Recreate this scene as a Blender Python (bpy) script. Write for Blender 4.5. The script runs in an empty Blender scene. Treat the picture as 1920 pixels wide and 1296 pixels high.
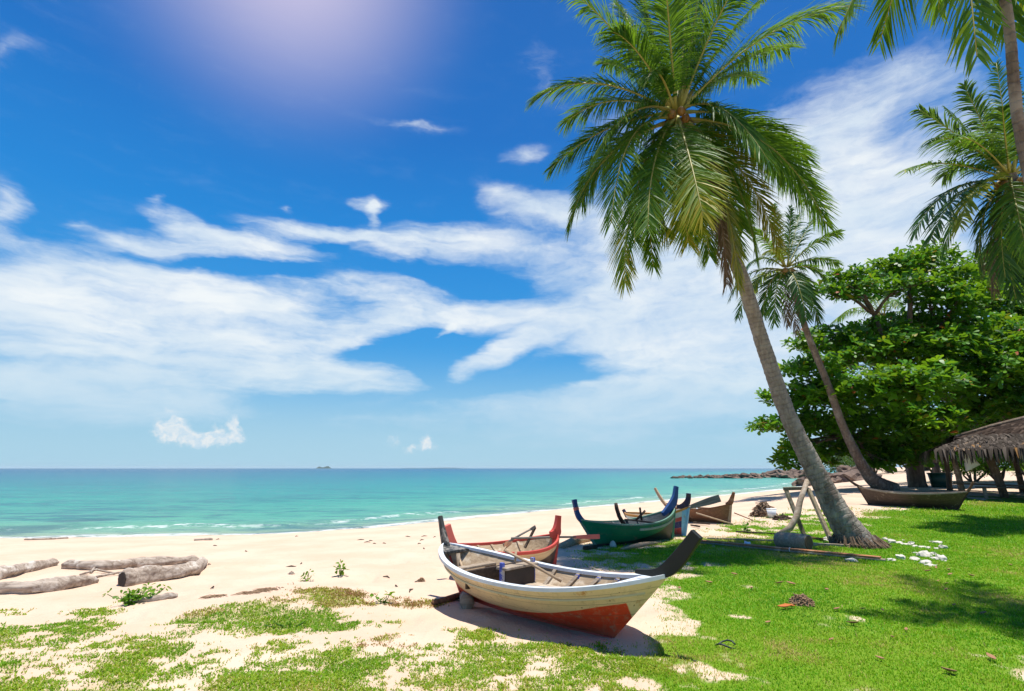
import bpy, math, random
import numpy as np
from mathutils import Vector, Matrix
R = math.radians
scene = bpy.context.scene
COL = scene.collection

# ---------------------------------------------------------------- camera
FPX, CAMH, PITCH = 1000.0, 1.65, math.atan(230 / 1000.0)
cam_d = bpy.data.cameras.new('camera')
cam = bpy.data.objects.new('camera', cam_d); COL.objects.link(cam)
cam_d.sensor_width = 36.0; cam_d.lens = 36.0 * FPX / 1920.0
cam_d.clip_start = 0.05; cam_d.clip_end = 60000
cam.location = (0, 0, CAMH); cam.rotation_euler = (R(90) + PITCH, 0, 0)
scene.camera = cam

CP, SP = math.cos(PITCH), math.sin(PITCH)
def ray(px, py):
    """direction in the world of a point measured in the photograph"""
    u, v = (px - 960) / FPX, (648 - py) / FPX
    return np.array((u, CP - v * SP, SP + v * CP))
def azel(px, py):
    d = ray(px, py); d = d / np.linalg.norm(d)
    return math.atan2(d[0], d[1]), math.asin(d[2])
def pt(px, py, t):
    d = ray(px, py); return Vector((d[0] * t, d[1] * t, CAMH + d[2] * t))
def pty(px, py, y):
    d = ray(px, py); return pt(px, py, y / d[1])

# ---------------------------------------------------------------- light, exposure
SUN_EL, SUN_AZ = R(83.5), R(104)           # azimuth measured from the view direction, + to the right
scene.view_settings.view_transform = 'Standard'; scene.view_settings.look = 'None'
scene.view_settings.gamma = 1.0; scene.view_settings.exposure = 0.68
sd = bpy.data.lights.new('sun', 'SUN'); sd.energy = 4.2; sd.angle = R(0.53); sd.color = (1.0, 0.96, 0.88)
sun = bpy.data.objects.new('sun', sd); COL.objects.link(sun)
to_sun = Vector((math.sin(SUN_AZ) * math.cos(SUN_EL), math.cos(SUN_AZ) * math.cos(SUN_EL), math.sin(SUN_EL)))
sun.rotation_euler = to_sun.to_track_quat('Z', 'Y').to_euler(); sun.location = (0, 0, 40)
scene.cycles.max_bounces = 8; scene.cycles.transparent_max_bounces = 12
try: scene.cycles.use_denoising = True
except Exception: pass

# ---------------------------------------------------------------- node helper
class NT:
    def __init__(s, tree): s.t = tree; s.n = tree.nodes; s.l = tree.links
    def new(s, typ, **kw):
        nd = s.n.new(typ)
        for k, v in kw.items(): setattr(nd, k, v)
        return nd
    def set(s, sock, v):
        if isinstance(v, bpy.types.NodeSocket): s.l.new(v, sock)
        elif isinstance(v, bpy.types.Node): s.l.new(v.outputs[0], sock)
        elif v is not None:
            if isinstance(v, (tuple, list)) and len(v) == 3 and sock.type == 'RGBA': v = (*v, 1)
            sock.default_value = v
    def math(s, op, a, b=None, c=None, clamp=False):
        nd = s.new('ShaderNodeMath', operation=op, use_clamp=clamp)
        for i, v in enumerate((a, b, c)):
            if v is not None: s.set(nd.inputs[i], v)
        return nd.outputs[0]
    def vmath(s, op, a, b=None, scale=None):
        nd = s.new('ShaderNodeVectorMath', operation=op)
        s.set(nd.inputs[0], a)
        if b is not None: s.set(nd.inputs[1], b)
        if scale is not None: s.set(nd.inputs['Scale'], scale)
        return nd.outputs['Value'] if op in ('LENGTH', 'DOT_PRODUCT', 'DISTANCE') else nd.outputs[0]
    def mix(s, f, a, b, mode='MIX'):
        nd = s.new('ShaderNodeMix', data_type='RGBA', blend_type=mode, clamp_factor=True)
        s.set(nd.inputs[0], f); s.set(nd.inputs[6], a); s.set(nd.inputs[7], b); return nd.outputs[2]
    def noise(s, vec, scale, detail=4, rough=.55, dist=0.0, out=0, dim='3D'):
        nd = s.new('ShaderNodeTexNoise', noise_dimensions=dim)
        if vec is not None: s.set(nd.inputs['Vector'], vec)
        nd.inputs['Scale'].default_value = scale; nd.inputs['Detail'].default_value = detail
        nd.inputs['Roughness'].default_value = rough; nd.inputs['Distortion'].default_value = dist
        return nd.outputs[out]
    def ramp(s, f, stops, interp='LINEAR'):
        nd = s.new('ShaderNodeValToRGB'); s.set(nd.inputs[0], f); cr = nd.color_ramp; cr.interpolation = interp
        while len(cr.elements) < len(stops): cr.elements.new(0.5)
        for e, (p, c) in zip(cr.elements, stops):
            e.position = p; e.color = (*c, 1) if isinstance(c, (tuple, list)) else (c, c, c, 1)
        return nd.outputs[0]
    def smooth(s, v, a, b, lo=0.0, hi=1.0):
        nd = s.new('ShaderNodeMapRange', interpolation_type='SMOOTHSTEP'); s.set(nd.inputs[0], v)
        for i, x in enumerate((a, b, lo, hi)): nd.inputs[1 + i].default_value = x
        return nd.outputs[0]
    def mapping(s, vec, loc=(0, 0, 0), rot=(0, 0, 0), scale=(1, 1, 1), typ='POINT'):
        nd = s.new('ShaderNodeMapping', vector_type=typ); s.set(nd.inputs[0], vec)
        if typ != 'NORMAL': nd.inputs[1].default_value = loc
        nd.inputs[2].default_value = rot; nd.inputs[3].default_value = scale
        return nd.outputs[0]
    def attr(s, name, out='Fac'):
        nd = s.new('ShaderNodeAttribute'); nd.attribute_name = name; return nd.outputs[out]
    def bump(s, h, strength=.3, dist=.02):
        nd = s.new('ShaderNodeBump'); s.set(nd.inputs['Height'], h)
        nd.inputs['Strength'].default_value = strength; nd.inputs['Distance'].default_value = dist
        return nd.outputs[0]

# ---------------------------------------------------------------- sky
world = bpy.data.worlds.new('World'); scene.world = world; world.use_nodes = True
def build_sky():
    t = NT(world.node_tree); t.n.clear()
    out = t.new('ShaderNodeOutputWorld'); bg = t.new('ShaderNodeBackground'); t.l.new(bg.outputs[0], out.inputs[0])
    bg.inputs[1].default_value = 0.092
    sky = t.new('ShaderNodeTexSky', sky_type='NISHITA', sun_disc=False)
    sky.sun_elevation = SUN_EL; sky.sun_rotation = SUN_AZ % (2 * math.pi)
    sky.altitude = 0; sky.air_density = 1.0; sky.dust_density = 0.6; sky.ozone_density = 2.5
    d = t.new('ShaderNodeTexCoord').outputs['Generated']
    sep = t.new('ShaderNodeSeparateXYZ'); t.l.new(d, sep.inputs[0])
    el = t.math('ARCSINE', sep.outputs[2]); az = t.math('ARCTAN2', sep.outputs[0], sep.outputs[1])
    # clear-air colour: deep blue aloft, pale towards the horizon
    clear = t.mix(0.93, sky.outputs[0], t.ramp(t.math('DIVIDE', el, math.pi / 2, clamp=True), SKY_RAMP), 'MIX')
    hs = t.new('ShaderNodeHueSaturation'); hs.inputs['Saturation'].default_value = 1.0
    t.l.new(clear, hs.inputs['Color']); clear = hs.outputs[0]
    # glow painted into the sky colour, apart from the sun's own direction
    ga, ge = azel(*GLOW)
    gd = (math.sin(ga) * math.cos(ge), math.cos(ga) * math.cos(ge), math.sin(ge))
    ang = t.math('ARCCOSINE', t.vmath('DOT_PRODUCT', d, gd))
    g1 = t.smooth(ang, 0.0, R(20), 1, 0)
    clear = t.mix(t.math('MULTIPLY', t.math('POWER', g1, 1.6), 0.72), clear, (5.6, 4.9, 6.0))
    # clouds
    comb = t.new('ShaderNodeCombineXYZ'); t.l.new(az, comb.inputs[0]); t.l.new(el, comb.inputs[1])
    p = comb.outputs[0]
    w1 = t.noise(t.mapping(p, scale=(1, 2.2, 1)), 4.0, 2, .5, out=1, dim='2D')
    w2 = t.noise(t.mapping(p, scale=(1, 2.6, 1)), 15.0, 3, .6, out=1, dim='2D')
    off = t.vmath('ADD', t.vmath('SCALE', t.vmath('SUBTRACT', w1, (.5, .5, .5)), scale=.085),
                  t.vmath('SCALE', t.vmath('SUBTRACT', w2, (.5, .5, .5)), scale=.034))
    pw = t.vmath('ADD', p, t.vmath('MULTIPLY', off, (1, .45, 0)))
    acc = None
    for (x0, y0, x1, y1, hw, wt) in CLOUDS:
        a0, e0 = azel(x0, y0); a1, e1 = azel(x1, y1)
        L = math.hypot(a1 - a0, e1 - e0); th = math.atan2(e1 - e0, a1 - a0)
        W = hw / FPX * math.cos((e0 + e1) / 2 - PITCH) ** 1.3
        m = t.mapping(pw, loc=((a0 + a1) / 2, (e0 + e1) / 2, 0), rot=(0, 0, th), scale=(max(L / 2 * 1.45 + W * .3, W * 1.3), W * 1.9, 1), typ='TEXTURE')
        g = t.new('ShaderNodeTexGradient', gradient_type='QUADRATIC_SPHERE' if wt < .5 and wt > 0 else 'SPHERICAL'); t.l.new(m, g.inputs[0])
        acc = t.math('MULTIPLY', g.outputs[1], wt * 1.5) if acc is None else t.math('MULTIPLY_ADD', g.outputs[1], wt * 1.5, acc)
    # fibres: streaks in the cloud deck plus finer wisps
    n1 = t.noise(t.mapping(pw, rot=(0, 0, R(13)), scale=(1, 5.5, 1)), 5.5, 5, .62, dim='2D')
    n2 = t.noise(t.mapping(pw, rot=(0, 0, R(-24)), scale=(1, 4.0, 1)), 8, 5, .62, dim='2D')
    right = t.smooth(az, R(-10), R(8))
    nn = t.math('ADD', t.math('MULTIPLY', n1, t.math('SUBTRACT', 1, right)), t.math('MULTIPLY', n2, right))
    n3 = t.noise(t.mapping(pw, scale=(1, 1.8, 1)), 26, 4, .65, dim='2D')
    acc = t.math('MINIMUM', acc, 1.05)
    dens = t.math('MULTIPLY_ADD', t.math('SUBTRACT', nn, .5), t.math('MULTIPLY_ADD', right, -.6, 1.5), acc)
    dens = t.math('ADD', dens, t.math('MULTIPLY_ADD', n3, .44, -.22))
    cov = t.math('MULTIPLY', t.smooth(dens, -.05, 1.4), t.smooth(acc, -.02, .30, .12, .97))
    # low horizon haze band, then small cumulus with crisp edges
    haze = t.math('MULTIPLY', t.smooth(el, R(13), R(0.2)), .88)
    shade = t.smooth(t.noise(t.mapping(pw, scale=(1, 2.0, 1)), 5, 3, .6, dim='2D'), .35, .7)
    ccol = t.mix(shade, (5.0, 5.7, 6.3), (6.2, 6.5, 6.6))
    low = t.smooth(el, R(3), R(14))
    ccol = t.mix(low, (3.6, 4.9, 5.9), ccol)
    col = t.mix(haze, clear, (2.9, 4.55, 5.5))
    col = t.mix(cov, col, ccol)
    cacc = None
    wc = t.noise(p, 40.0, 3, .6, out=1, dim='2D')
    pc = t.vmath('ADD', p, t.vmath('MULTIPLY', t.vmath('SUBTRACT', wc, (.5, .5, .5)), (.022, .022, 0)))
    for (x, y, rx, ry, wt) in CUMULUS:
        a0, e0 = azel(x, y)
        m = t.mapping(pc, loc=(a0, e0, 0), scale=(rx / FPX * .9, ry / FPX * .9, 1), typ='TEXTURE')
        g = t.new('ShaderNodeTexGradient', gradient_type='SPHERICAL'); t.l.new(m, g.inputs[0])
        cacc = t.math('MULTIPLY', g.outputs[1], wt) if cacc is None else t.math('MULTIPLY_ADD', g.outputs[1], wt, cacc)
    cn = t.noise(pc, 85, 4, .6, dim='2D')
    cd = t.smooth(t.math('ADD', cacc, t.math('MULTIPLY_ADD', cn, .6, -.3)),   .10, .95)
    col = t.mix(t.math('MULTIPLY', cd, .8), col, t.mix(t.smooth(cn, .35, .65), (4.2, 5.2, 6.0), (6.0, 6.1, 6.1)))
    # below the horizon
    col = t.mix(t.smooth(el, R(-.3), R(-3)), col, (1.5, 3.0, 3.4))
    t.l.new(col, bg.inputs[0])
SKY_RAMP = [(0.0, (1.8, 3.7, 5.1)), (0.07, (.75, 3.0, 5.5)), (0.15, (.28, 2.3, 5.3)), (.26, (.08, 1.7, 4.8)), (.38, (.07, 1.15, 3.95)), (.6, (.1, .85, 3.2)), (1.0, (.15, .8, 3.0))]
GLOW = (545, -105)
# streaks: from, to, half-width (pixels of the photograph turned into directions), weight
CLOUDS = [
 (-60, 540, 330, 540, 48, .9), (300, 535, 600, 600, 34, .75), (-60, 610, 520, 625, 60, .95), (0, 690, 560, 690, 52, .95), (440, 690, 770, 715, 30, .95), (500, 640, 760, 600, 24, .8), (-60, 740, 380, 745, 24, .6),
 (140, 425, 300, 460, 12, .42), (280, 455, 590, 475, 19, .95), (285, 395, 420, 450, 14, .6), (105, 412, 200, 426, 8, .4),
 (475, 420, 700, 445, 12, .8), (690, 450, 1000, 452, 28, .95), (690, 440, 800, 480, 10, .5), (900, 345, 985, 365, 20, .45), (930, 380, 1090, 400, 22, .8), (1060, 400, 1250, 420, 40, .7),
 (540, 525, 900, 585, 26, .8), (850, 590, 1080, 588, 22, .95), (1060, 600, 835, 707, 15, .95), (620, 650, 780, 600, 14, .5), (790, 640, 850, 602, 5, .6),
 (1050, 640, 1300, 540, 48, .9), (1000, 500, 1260, 480, 44, .65), (1180, 570, 1520, 560, 75, .95), (1200, 470, 1600, 440, 70, .85), (1540, 420, 1780, 420, 80, .9), (1560, 520, 1800, 520, 60, .8),
 (1380, 330, 1800, 330, 70, .62), (1380, 290, 1800, 120, 44, .5), (1740, 260, 1920, 160, 44, .4), (1060, 190, 1420, 330, 44, .42), (1500, 180, 1900, 60, 44, .28),
 (700, 232, 870, 243, 8, .42), (955, 295, 1015, 283, 11, .5), (655, 368, 722, 376, 12, .55), (690, 372, 714, 422, 9, .5), (676, 345, 706, 385, 9, .45), (512, 389, 540, 382, 9, .4),
 (860, 775, 1480, 740, 32, .9), (1120, 690, 1480, 660, 40, .62), (940, 715, 1300, 720, 14, .4), (275, 370, 320, 378, 6, .5),
 (-14, 345, -2, 440, 20, .6), (-60, 722, 60, 728, 9, .6), (0, 775, 420, 780, 26, .38), (560, 790, 900, 782, 20, .36), (350, 765, 560, 770, 12, .3),
 (1000, 60, 1050, 200, 40, .25), (0, 60, 40, 120, 30, .22),
 (1380, 690, 1960, 680, 110, .5), (1300, 800, 1800, 800, 30, .35), (860, 820, 1400, 815, 14, .3),
 (900, 660, 1500, 640, 60, .28), (950, 520, 1300, 640, 60, .25), (600, 830, 1500, 825, 20, .25),
 # gaps of clear sky
 (680, 650, 860, 650, 24, -.9), (770, 690, 830, 705, 16, -.7), (250, 488, 620, 512, 9, -.6), (800, 520, 980, 535, 15, -.6),
 (870, 735, 1130, 690, 11, -.6), (1110, 665, 1000, 690, 12, -.5), (590, 468, 665, 468, 7, -.5), (420, 762, 700, 748, 8, -.5), (1130, 640, 1300, 650, 8, -.3)]
CUMULUS = [(314, 806, 30, 28, 1.4), (334, 800, 24, 24, 1.2), (352, 820, 40, 18, 1.2), (388, 824, 34, 20, 1.2), (408, 812, 20, 18, 1.0), (438, 794, 15, 17, 1.2), (444, 812, 20, 24, 1.0), (426, 824, 32, 14, .9), (318, 770, 15, 8, .7),
           (737, 826, 17, 17, .6), (798, 826, 18, 20, 1.1), (806, 836, 20, 14, .9), (776, 842, 30, 10, .7)]
build_sky()
# ---------------------------------------------------------------- mesh helpers
rng = np.random.default_rng(7)
def tag(o, label=None, cat=None, group=None, kind=None):
    if label: o['label'] = label
    if cat: o['category'] = cat
    if group: o['group'] = group
    if kind: o['kind'] = kind
    return o
def empty(name, loc=(0, 0, 0), rz=0.0):
    o = bpy.data.objects.new(name, None); COL.objects.link(o)
    o.location = loc; o.rotation_euler = (0, 0, rz); o.empty_display_size = .2
    return o
def link(name, me, mat=None, parent=None, smooth=False):
    o = bpy.data.objects.new(name, me); COL.objects.link(o)
    if mat is not None:
        for m in (mat if isinstance(mat, (list, tuple)) else [mat]): me.materials.append(m)
    if parent is not None: o.parent = parent
    if smooth: me.polygons.foreach_set('use_smooth', np.ones(len(me.polygons), dtype=bool))
    return o
def np_mesh(name, V, F, attrs=None):
    """V (n,3) array, F (m,k) int array of equal-sized faces, attrs: per-vertex floats"""
    V = np.ascontiguousarray(V, dtype=np.float32); F = np.ascontiguousarray(F, dtype=np.int32)
    me = bpy.data.meshes.new(name); m, k = F.shape
    me.vertices.add(len(V)); me.vertices.foreach_set('co', V.ravel())
    me.loops.add(m * k); me.loops.foreach_set('vertex_index', F.ravel())
    me.polygons.add(m); me.polygons.foreach_set('loop_start', np.arange(0, m * k, k, dtype=np.int32))
    me.polygons.foreach_set('loop_total', np.full(m, k, dtype=np.int32))
    me.update(calc_edges=True)
    for nm, a in (attrs or {}).items():
        at = me.attributes.new(nm, 'FLOAT', 'POINT'); at.data.foreach_set('value', np.ascontiguousarray(a, dtype=np.float32))
    me.validate()
    return me
class MB:
    """collects shapes into one mesh"""
    def __init__(s): s.v = []; s.f = []
    def add(s, vs, fs):
        b = len(s.v); s.v += [tuple(v) for v in vs]; s.f += [tuple(i + b for i in f) for f in fs]; return s
    def box(s, c, size, rot=None, taper=1.0):
        x, y, z = (d / 2 for d in size)
        vs = [Vector((sx * x * (taper if sz > 0 else 1), sy * y * (taper if sz > 0 else 1), sz * z)) for sz in (-1, 1) for sy in (-1, 1) for sx in (-1, 1)]
        if rot is not None: vs = [rot @ v for v in vs]
        return s.add([Vector(c) + v for v in vs], [(0, 2, 3, 1), (4, 5, 7, 6), (0, 1, 5, 4), (2, 6, 7, 3), (0, 4, 6, 2), (1, 3, 7, 5)])
    def beam(s, a, b, w, h, up=(0, 0, 1), ext=0.0):
        a, b = Vector(a), Vector(b); d = (b - a).normalized(); a = a - d * ext; b = b + d * ext
        sd = d.cross(Vector(up))
        if sd.length < 1e-4: sd = d.cross(Vector((0, 1, 0)))
        sd.normalize(); u = sd.cross(d).normalized()
        vs = []
        for p in (a, b):
            for q in ((-1, -1), (1, -1), (1, 1), (-1, 1)): vs.append(p + sd * q[0] * w / 2 + u * q[1] * h / 2)
        return s.add(vs, [(3, 2, 1, 0), (4, 5, 6, 7), (0, 1, 5, 4), (1, 2, 6, 5), (2, 3, 7, 6), (3, 0, 4, 7)])
    def tube(s, pts, rad, n=8, jit=0.0, seed=0, flat=1.0):
        rr = random.Random(seed); pts = [Vector(p) for p in pts]; m = len(pts)
        if not isinstance(rad, (list, tuple)): rad = [rad] * m
        d0 = (pts[1] - pts[0]).normalized(); ref = Vector((0, 0, 1)) if abs(d0.z) < .9 else Vector((1, 0, 0))
        vs = []; fs = []
        sdv = d0.cross(ref).normalized()
        for i, p in enumerate(pts):
            d = (pts[min(i + 1, m - 1)] - pts[max(i - 1, 0)]).normalized()
            sdv = (sdv - d * sdv.dot(d)).normalized(); u = d.cross(sdv)
            for k in range(n):
                a = 2 * math.pi * k / n; r = rad[i] * (1 + jit * (rr.random() * 2 - 1))
                vs.append(p + sdv * math.cos(a) * r + u * math.sin(a) * r * flat)
        for i in range(m - 1):
            for k in range(n):
                fs.append((i * n + k, i * n + (k + 1) % n, (i + 1) * n + (k + 1) % n, (i + 1) * n + k))
        fs.append(tuple(range(n - 1, -1, -1))); fs.append(tuple((m - 1) * n + k for k in range(n)))
        return s.add(vs, fs)
    def loft(s, rings, close=True, cap=True):
        n = len(rings[0]); vs = [v for r in rings for v in r]; fs = []
        for i in range(len(rings) - 1):
            for k in range(n if close else n - 1):
                k2 = (k + 1) % n; fs.append((i * n + k, i * n + k2, (i + 1) * n + k2, (i + 1) * n + k))
        if cap and close: fs.append(tuple(range(n - 1, -1, -1))); fs.append(tuple((len(rings) - 1) * n + k for k in range(n)))
        return s.add(vs, fs)
    def build(s, name, mat, parent=None, smooth=False, bevel=0.0):
        me = bpy.data.meshes.new(name); me.from_pydata([tuple(v) for v in s.v], [], s.f); me.update()
        o = link(name, me, mat, parent, smooth)
        if bevel:
            b = o.modifiers.new('bevel', 'BEVEL'); b.width = bevel; b.segments = 2; b.limit_method = 'ANGLE'; b.angle_limit = R(40)
        return o
def blob(seed, r, squash=(1, 1, .7), sub=2, amp=.28, freq=1.6):
    """lumpy stone-like mesh data (verts, faces)"""
    import bmesh
    from mathutils import noise
    bm = bmesh.new(); bmesh.ops.create_icosphere(bm, subdivisions=sub, radius=1)
    o = Vector((seed * 3.7, seed * 1.3, -seed * 2.1))
    for v in bm.verts:
        k = 1 + amp * noise.noise(v.co * freq + o) * 1.6 + amp * .5 * noise.noise(v.co * freq * 2.7 + o)
        v.co = Vector((v.co.x * squash[0], v.co.y * squash[1], v.co.z * squash[2])) * (k * r)
    vs = [v.co.copy() for v in bm.verts]; fs = [tuple(w.index for w in f.verts) for f in bm.faces]; bm.free()
    return vs, fs
def vnoise(x, y, seed=0):
    """value noise on arrays, 0..1"""
    xi = np.floor(x).astype(np.int64); yi = np.floor(y).astype(np.int64); xf = x - xi; yf = y - yi
    def h(a, b):
        n = (a * 374761393 + b * 668265263 + seed * 1442695041) & 0xffffffff
        n = ((n ^ (n >> 13)) * 1274126177) & 0xffffffff
        return ((n ^ (n >> 16)) & 0xffff) / 65535.0
    u = xf * xf * (3 - 2 * xf); v = yf * yf * (3 - 2 * yf)
    return (h(xi, yi) * (1 - u) + h(xi + 1, yi) * u) * (1 - v) + (h(xi, yi + 1) * (1 - u) + h(xi + 1, yi + 1) * u) * v
def fbm(x, y, seed=0, oct=4):
    a, t, s = .5, 0, 0
    for i in range(oct): t = t + a * vnoise(x * 2 ** i, y * 2 ** i, seed + i * 17); s += a; a *= .5
    return t / s
def sstep(v, a, b):
    k = np.clip((v - a) / (b - a), 0, 1); return k * k * (3 - 2 * k)

# ---------------------------------------------------------------- terrain
SEA = -1.0
def sea_pt(px, py):
    d = ray(px, py); t = (SEA - CAMH) / d[2]; return (d[0] * t, d[1] * t)
SHORE = [(-900, -260), (-120, 14), (-45, 21.0)] + [sea_pt(*p) for p in ((0, 1012), (260, 1009), (520, 1004), (690, 992), (850, 976), (1020, 959), (1180, 946), (1300, 935), (1400, 926), (1500, 915))] \
        + [(74, 128), (92, 170), (104, 190), (150, 260), (420, 500), (1200, 1100), (9000, 8000)]
_sx = np.array([p[0] for p in SHORE]); _sy = np.array([p[1] for p in SHORE])
_S = []
for i in range(len(SHORE) - 1):
    a, b = np.array(SHORE[i]), np.array(SHORE[i + 1]); k = max(2, min(40, int(np.linalg.norm(b - a) / 1.2)))
    for j in range(k): _S.append(a + (b - a) * j / k)
_S = np.array(_S)
def shore_dist(x, y):
    """signed distance to the waterline, + on land"""
    x = np.atleast_1d(np.asarray(x, float)); y = np.atleast_1d(np.asarray(y, float)); out = np.empty(len(x))
    A = np.array(SHORE[:-1]); B = np.array(SHORE[1:]); D = B - A; LL = (D ** 2).sum(1)
    for i in range(0, len(x), 60000):
        P = np.stack((x[i:i + 60000], y[i:i + 60000]), 1); best = np.full(len(P), 1e18)
        for k in range(len(A)):
            tt = np.clip(((P - A[k]) @ D[k]) / LL[k], 0, 1); q = A[k] + tt[:, None] * D[k]
            best = np.minimum(best, ((P - q) ** 2).sum(1))
        out[i:i + 60000] = np.sqrt(best)
    return np.where(y < np.interp(x, _sx, _sy), out, -out)
def terrain(x, y, fine=True):
    x = np.atleast_1d(np.asarray(x, float)); y = np.atleast_1d(np.asarray(y, float))
    d = shore_dist(x, y)
    z = SEA + np.where(d < 0, np.maximum(d * .07, -4), 0.0) + np.where(d > 0, 1.0 * (1 - np.exp(-np.maximum(d, 0) / 7.0)) * 1.06, 0)
    land = sstep(d, 3, 18)
    z = z + land * (.70 * sstep(y, 12, 27) + .55 * sstep(y, 30, 75) + .6 * sstep(y, 75, 160)) * sstep(x - .35 * y, -6, 6)
    # low vegetated dune, left of the boats
    z = z + .16 * np.exp(-(((x + 3.2) / 1.3) ** 2 + ((y - 7.6) / .75) ** 2))
    if fine:
        w = sstep(d, -1, 2.5) * np.exp(-np.maximum(y - 40, 0) / 40)
        z = z + w * (.055 * (fbm(x * .8, y * .8, 3) - .5) + .05 * (fbm(x * 2.6, y * 2.6, 5, 3) - .5) * (.4 + .6 * sstep(y, 16, 6)))
        z = z - .035 * w * sstep(vnoise(x * 2.6 + 1.7 * vnoise(x * 1.1, y * 1.1, 71), y * 2.6, 73), .66, .9) * sstep(y, 18, 9)
    return z
def gz(x, y): return float(terrain(x, y)[0])
def at(px, py):
    """where a point of the photograph's ground lies in the world"""
    d = ray(px, py); lo, hi = 0.5, 3000.0
    ts = np.geomspace(1.0, 2500, 3000); x, y, z = d[0] * ts, d[1] * ts, CAMH + d[2] * ts
    below = np.nonzero(z < terrain(x, y))[0]
    if not len(below): return Vector((x[-1], y[-1], z[-1]))
    i = below[0]; t0, t1 = ts[max(i - 1, 0)], ts[i]
    tt = np.linspace(t0, t1, 30); k = np.nonzero(CAMH + d[2] * tt < terrain(d[0] * tt, d[1] * tt))[0]
    t = tt[k[0]] if len(k) else t1
    return Vector((d[0] * t, d[1] * t, gz(d[0] * t, d[1] * t)))
# ---------------------------------------------------------------- materials
def material(name, fn=None):
    m = bpy.data.materials.new(name); m.use_nodes = True; t = NT(m.node_tree); t.n.clear()
    out = t.new('ShaderNodeOutputMaterial'); b = t.new('ShaderNodeBsdfPrincipled'); t.l.new(b.outputs[0], out.inputs[0])
    t.b = b; t.out = out; t.obj = t.new('ShaderNodeTexCoord').outputs['Object']; t.geo = t.new('ShaderNodeNewGeometry').outputs['Position']
    if fn: fn(t)
    return m
def pset(t, **kw):
    names = dict(col='Base Color', rough='Roughness', spec='Specular IOR Level', ior='IOR', normal='Normal', coat='Coat Weight', sub='Subsurface Weight', metal='Metallic')
    for k, v in kw.items(): t.set(t.b.inputs[names[k]], v)

# ---------------------------------------------------------------- where the grass grows
def poly_world(pxs): return np.array([tuple(at(*p))[:2] for p in pxs])
def poly_sd(P, x, y):
    inside = np.zeros(len(x), bool); best = np.full(len(x), 1e18); n = len(P)
    for i in range(n):
        a, b = P[i], P[(i + 1) % n]; d = b - a
        tt = np.clip(((x - a[0]) * d[0] + (y - a[1]) * d[1]) / max((d ** 2).sum(), 1e-9), 0, 1)
        best = np.minimum(best, (x - a[0] - tt * d[0]) ** 2 + (y - a[1] - tt * d[1]) ** 2)
        c = ((a[1] > y) != (b[1] > y)); dy = b[1] - a[1] if abs(b[1] - a[1]) > 1e-9 else 1e-9
        inside ^= c & (x < d[0] * (y - a[1]) / dy + a[0])
    return np.where(inside, np.sqrt(best), -np.sqrt(best))
LAWN = poly_world([(1200, 1262), (1205, 1200), (1240, 1140), (1240, 1085), (1190, 1062), (1120, 1062), (1080, 1050), (1130, 1032), (1290, 1012), (1400, 1003), (1500, 990), (1560, 968), (1640, 955), (1720, 948), (1800, 934), (1920, 922), (2150, 922), (2500, 1290), (2100, 1290)])
LAWN = np.vstack((LAWN, [(9, 1.5), (1.6, 1.5), (1.0, 3.2)]))
SPARSE = poly_world([(1290, 1000), (1310, 985), (1400, 970), (1450, 955), (1560, 945), (1640, 945), (1600, 985), (1500, 1010), (1400, 1012)])
def ell(px, py, rx, ry):
    c = at(px, py); a = at(px + rx, py); b = at(px, py - ry); e = at(px, py + ry)
    return (c.x, c.y, abs(a.x - c.x), abs(b.y - e.y) / 2)
WEEDS = [(ell(*e), w, dry) for e, w, dry in (((1080, 1232, 150, 24), .8, .3), ((620, 1110, 90, 10), .6, .95),
    ((510, 1165, 190, 34), 1.05, .12), ((600, 1128, 110, 16), .8, .7), ((640, 1172, 110, 14), .8, .1), ((420, 1150, 90, 14), .55, .75), ((780, 1130, 70, 10), .55, .9),
    ((60, 1190, 130, 34), .85, .15), ((20, 1240, 90, 24), .6, .2), ((170, 1150, 60, 8), .55, .2), ((290, 1222, 90, 20), .7, .25), ((60, 1290, 190, 26), .75, .25), ((190, 1262, 120, 12), .5, .3),
    ((400, 1262, 130, 24), .65, .25), ((560, 1285, 190, 34), .85, .2), ((690, 1250, 110, 24), .7, .2), ((850, 1262, 190, 36), .72, .25), ((980, 1230, 110, 24), .62, .25), ((1000, 1290, 260, 34), .75, .3),
    ((900, 1190, 90, 14), .5, .3), ((740, 1195, 60, 12), .4, .6), ((1150, 1262, 120, 30), .72, .25), ((830, 1215, 60, 12), .5, .2), ((30, 1150, 60, 8), .4, .4), ((720, 1168, 46, 7), .5, .2),
    ((500, 1240, 300, 60), .42, .3), ((1000, 1255, 300, 70), .5, .3), ((150, 1250, 300, 70), .45, .3), ((400, 1290, 500, 40), .55, .3), ((700, 1210, 120, 14), .3, .9), ((250, 1125, 40, 6), .3, .3))]
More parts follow.
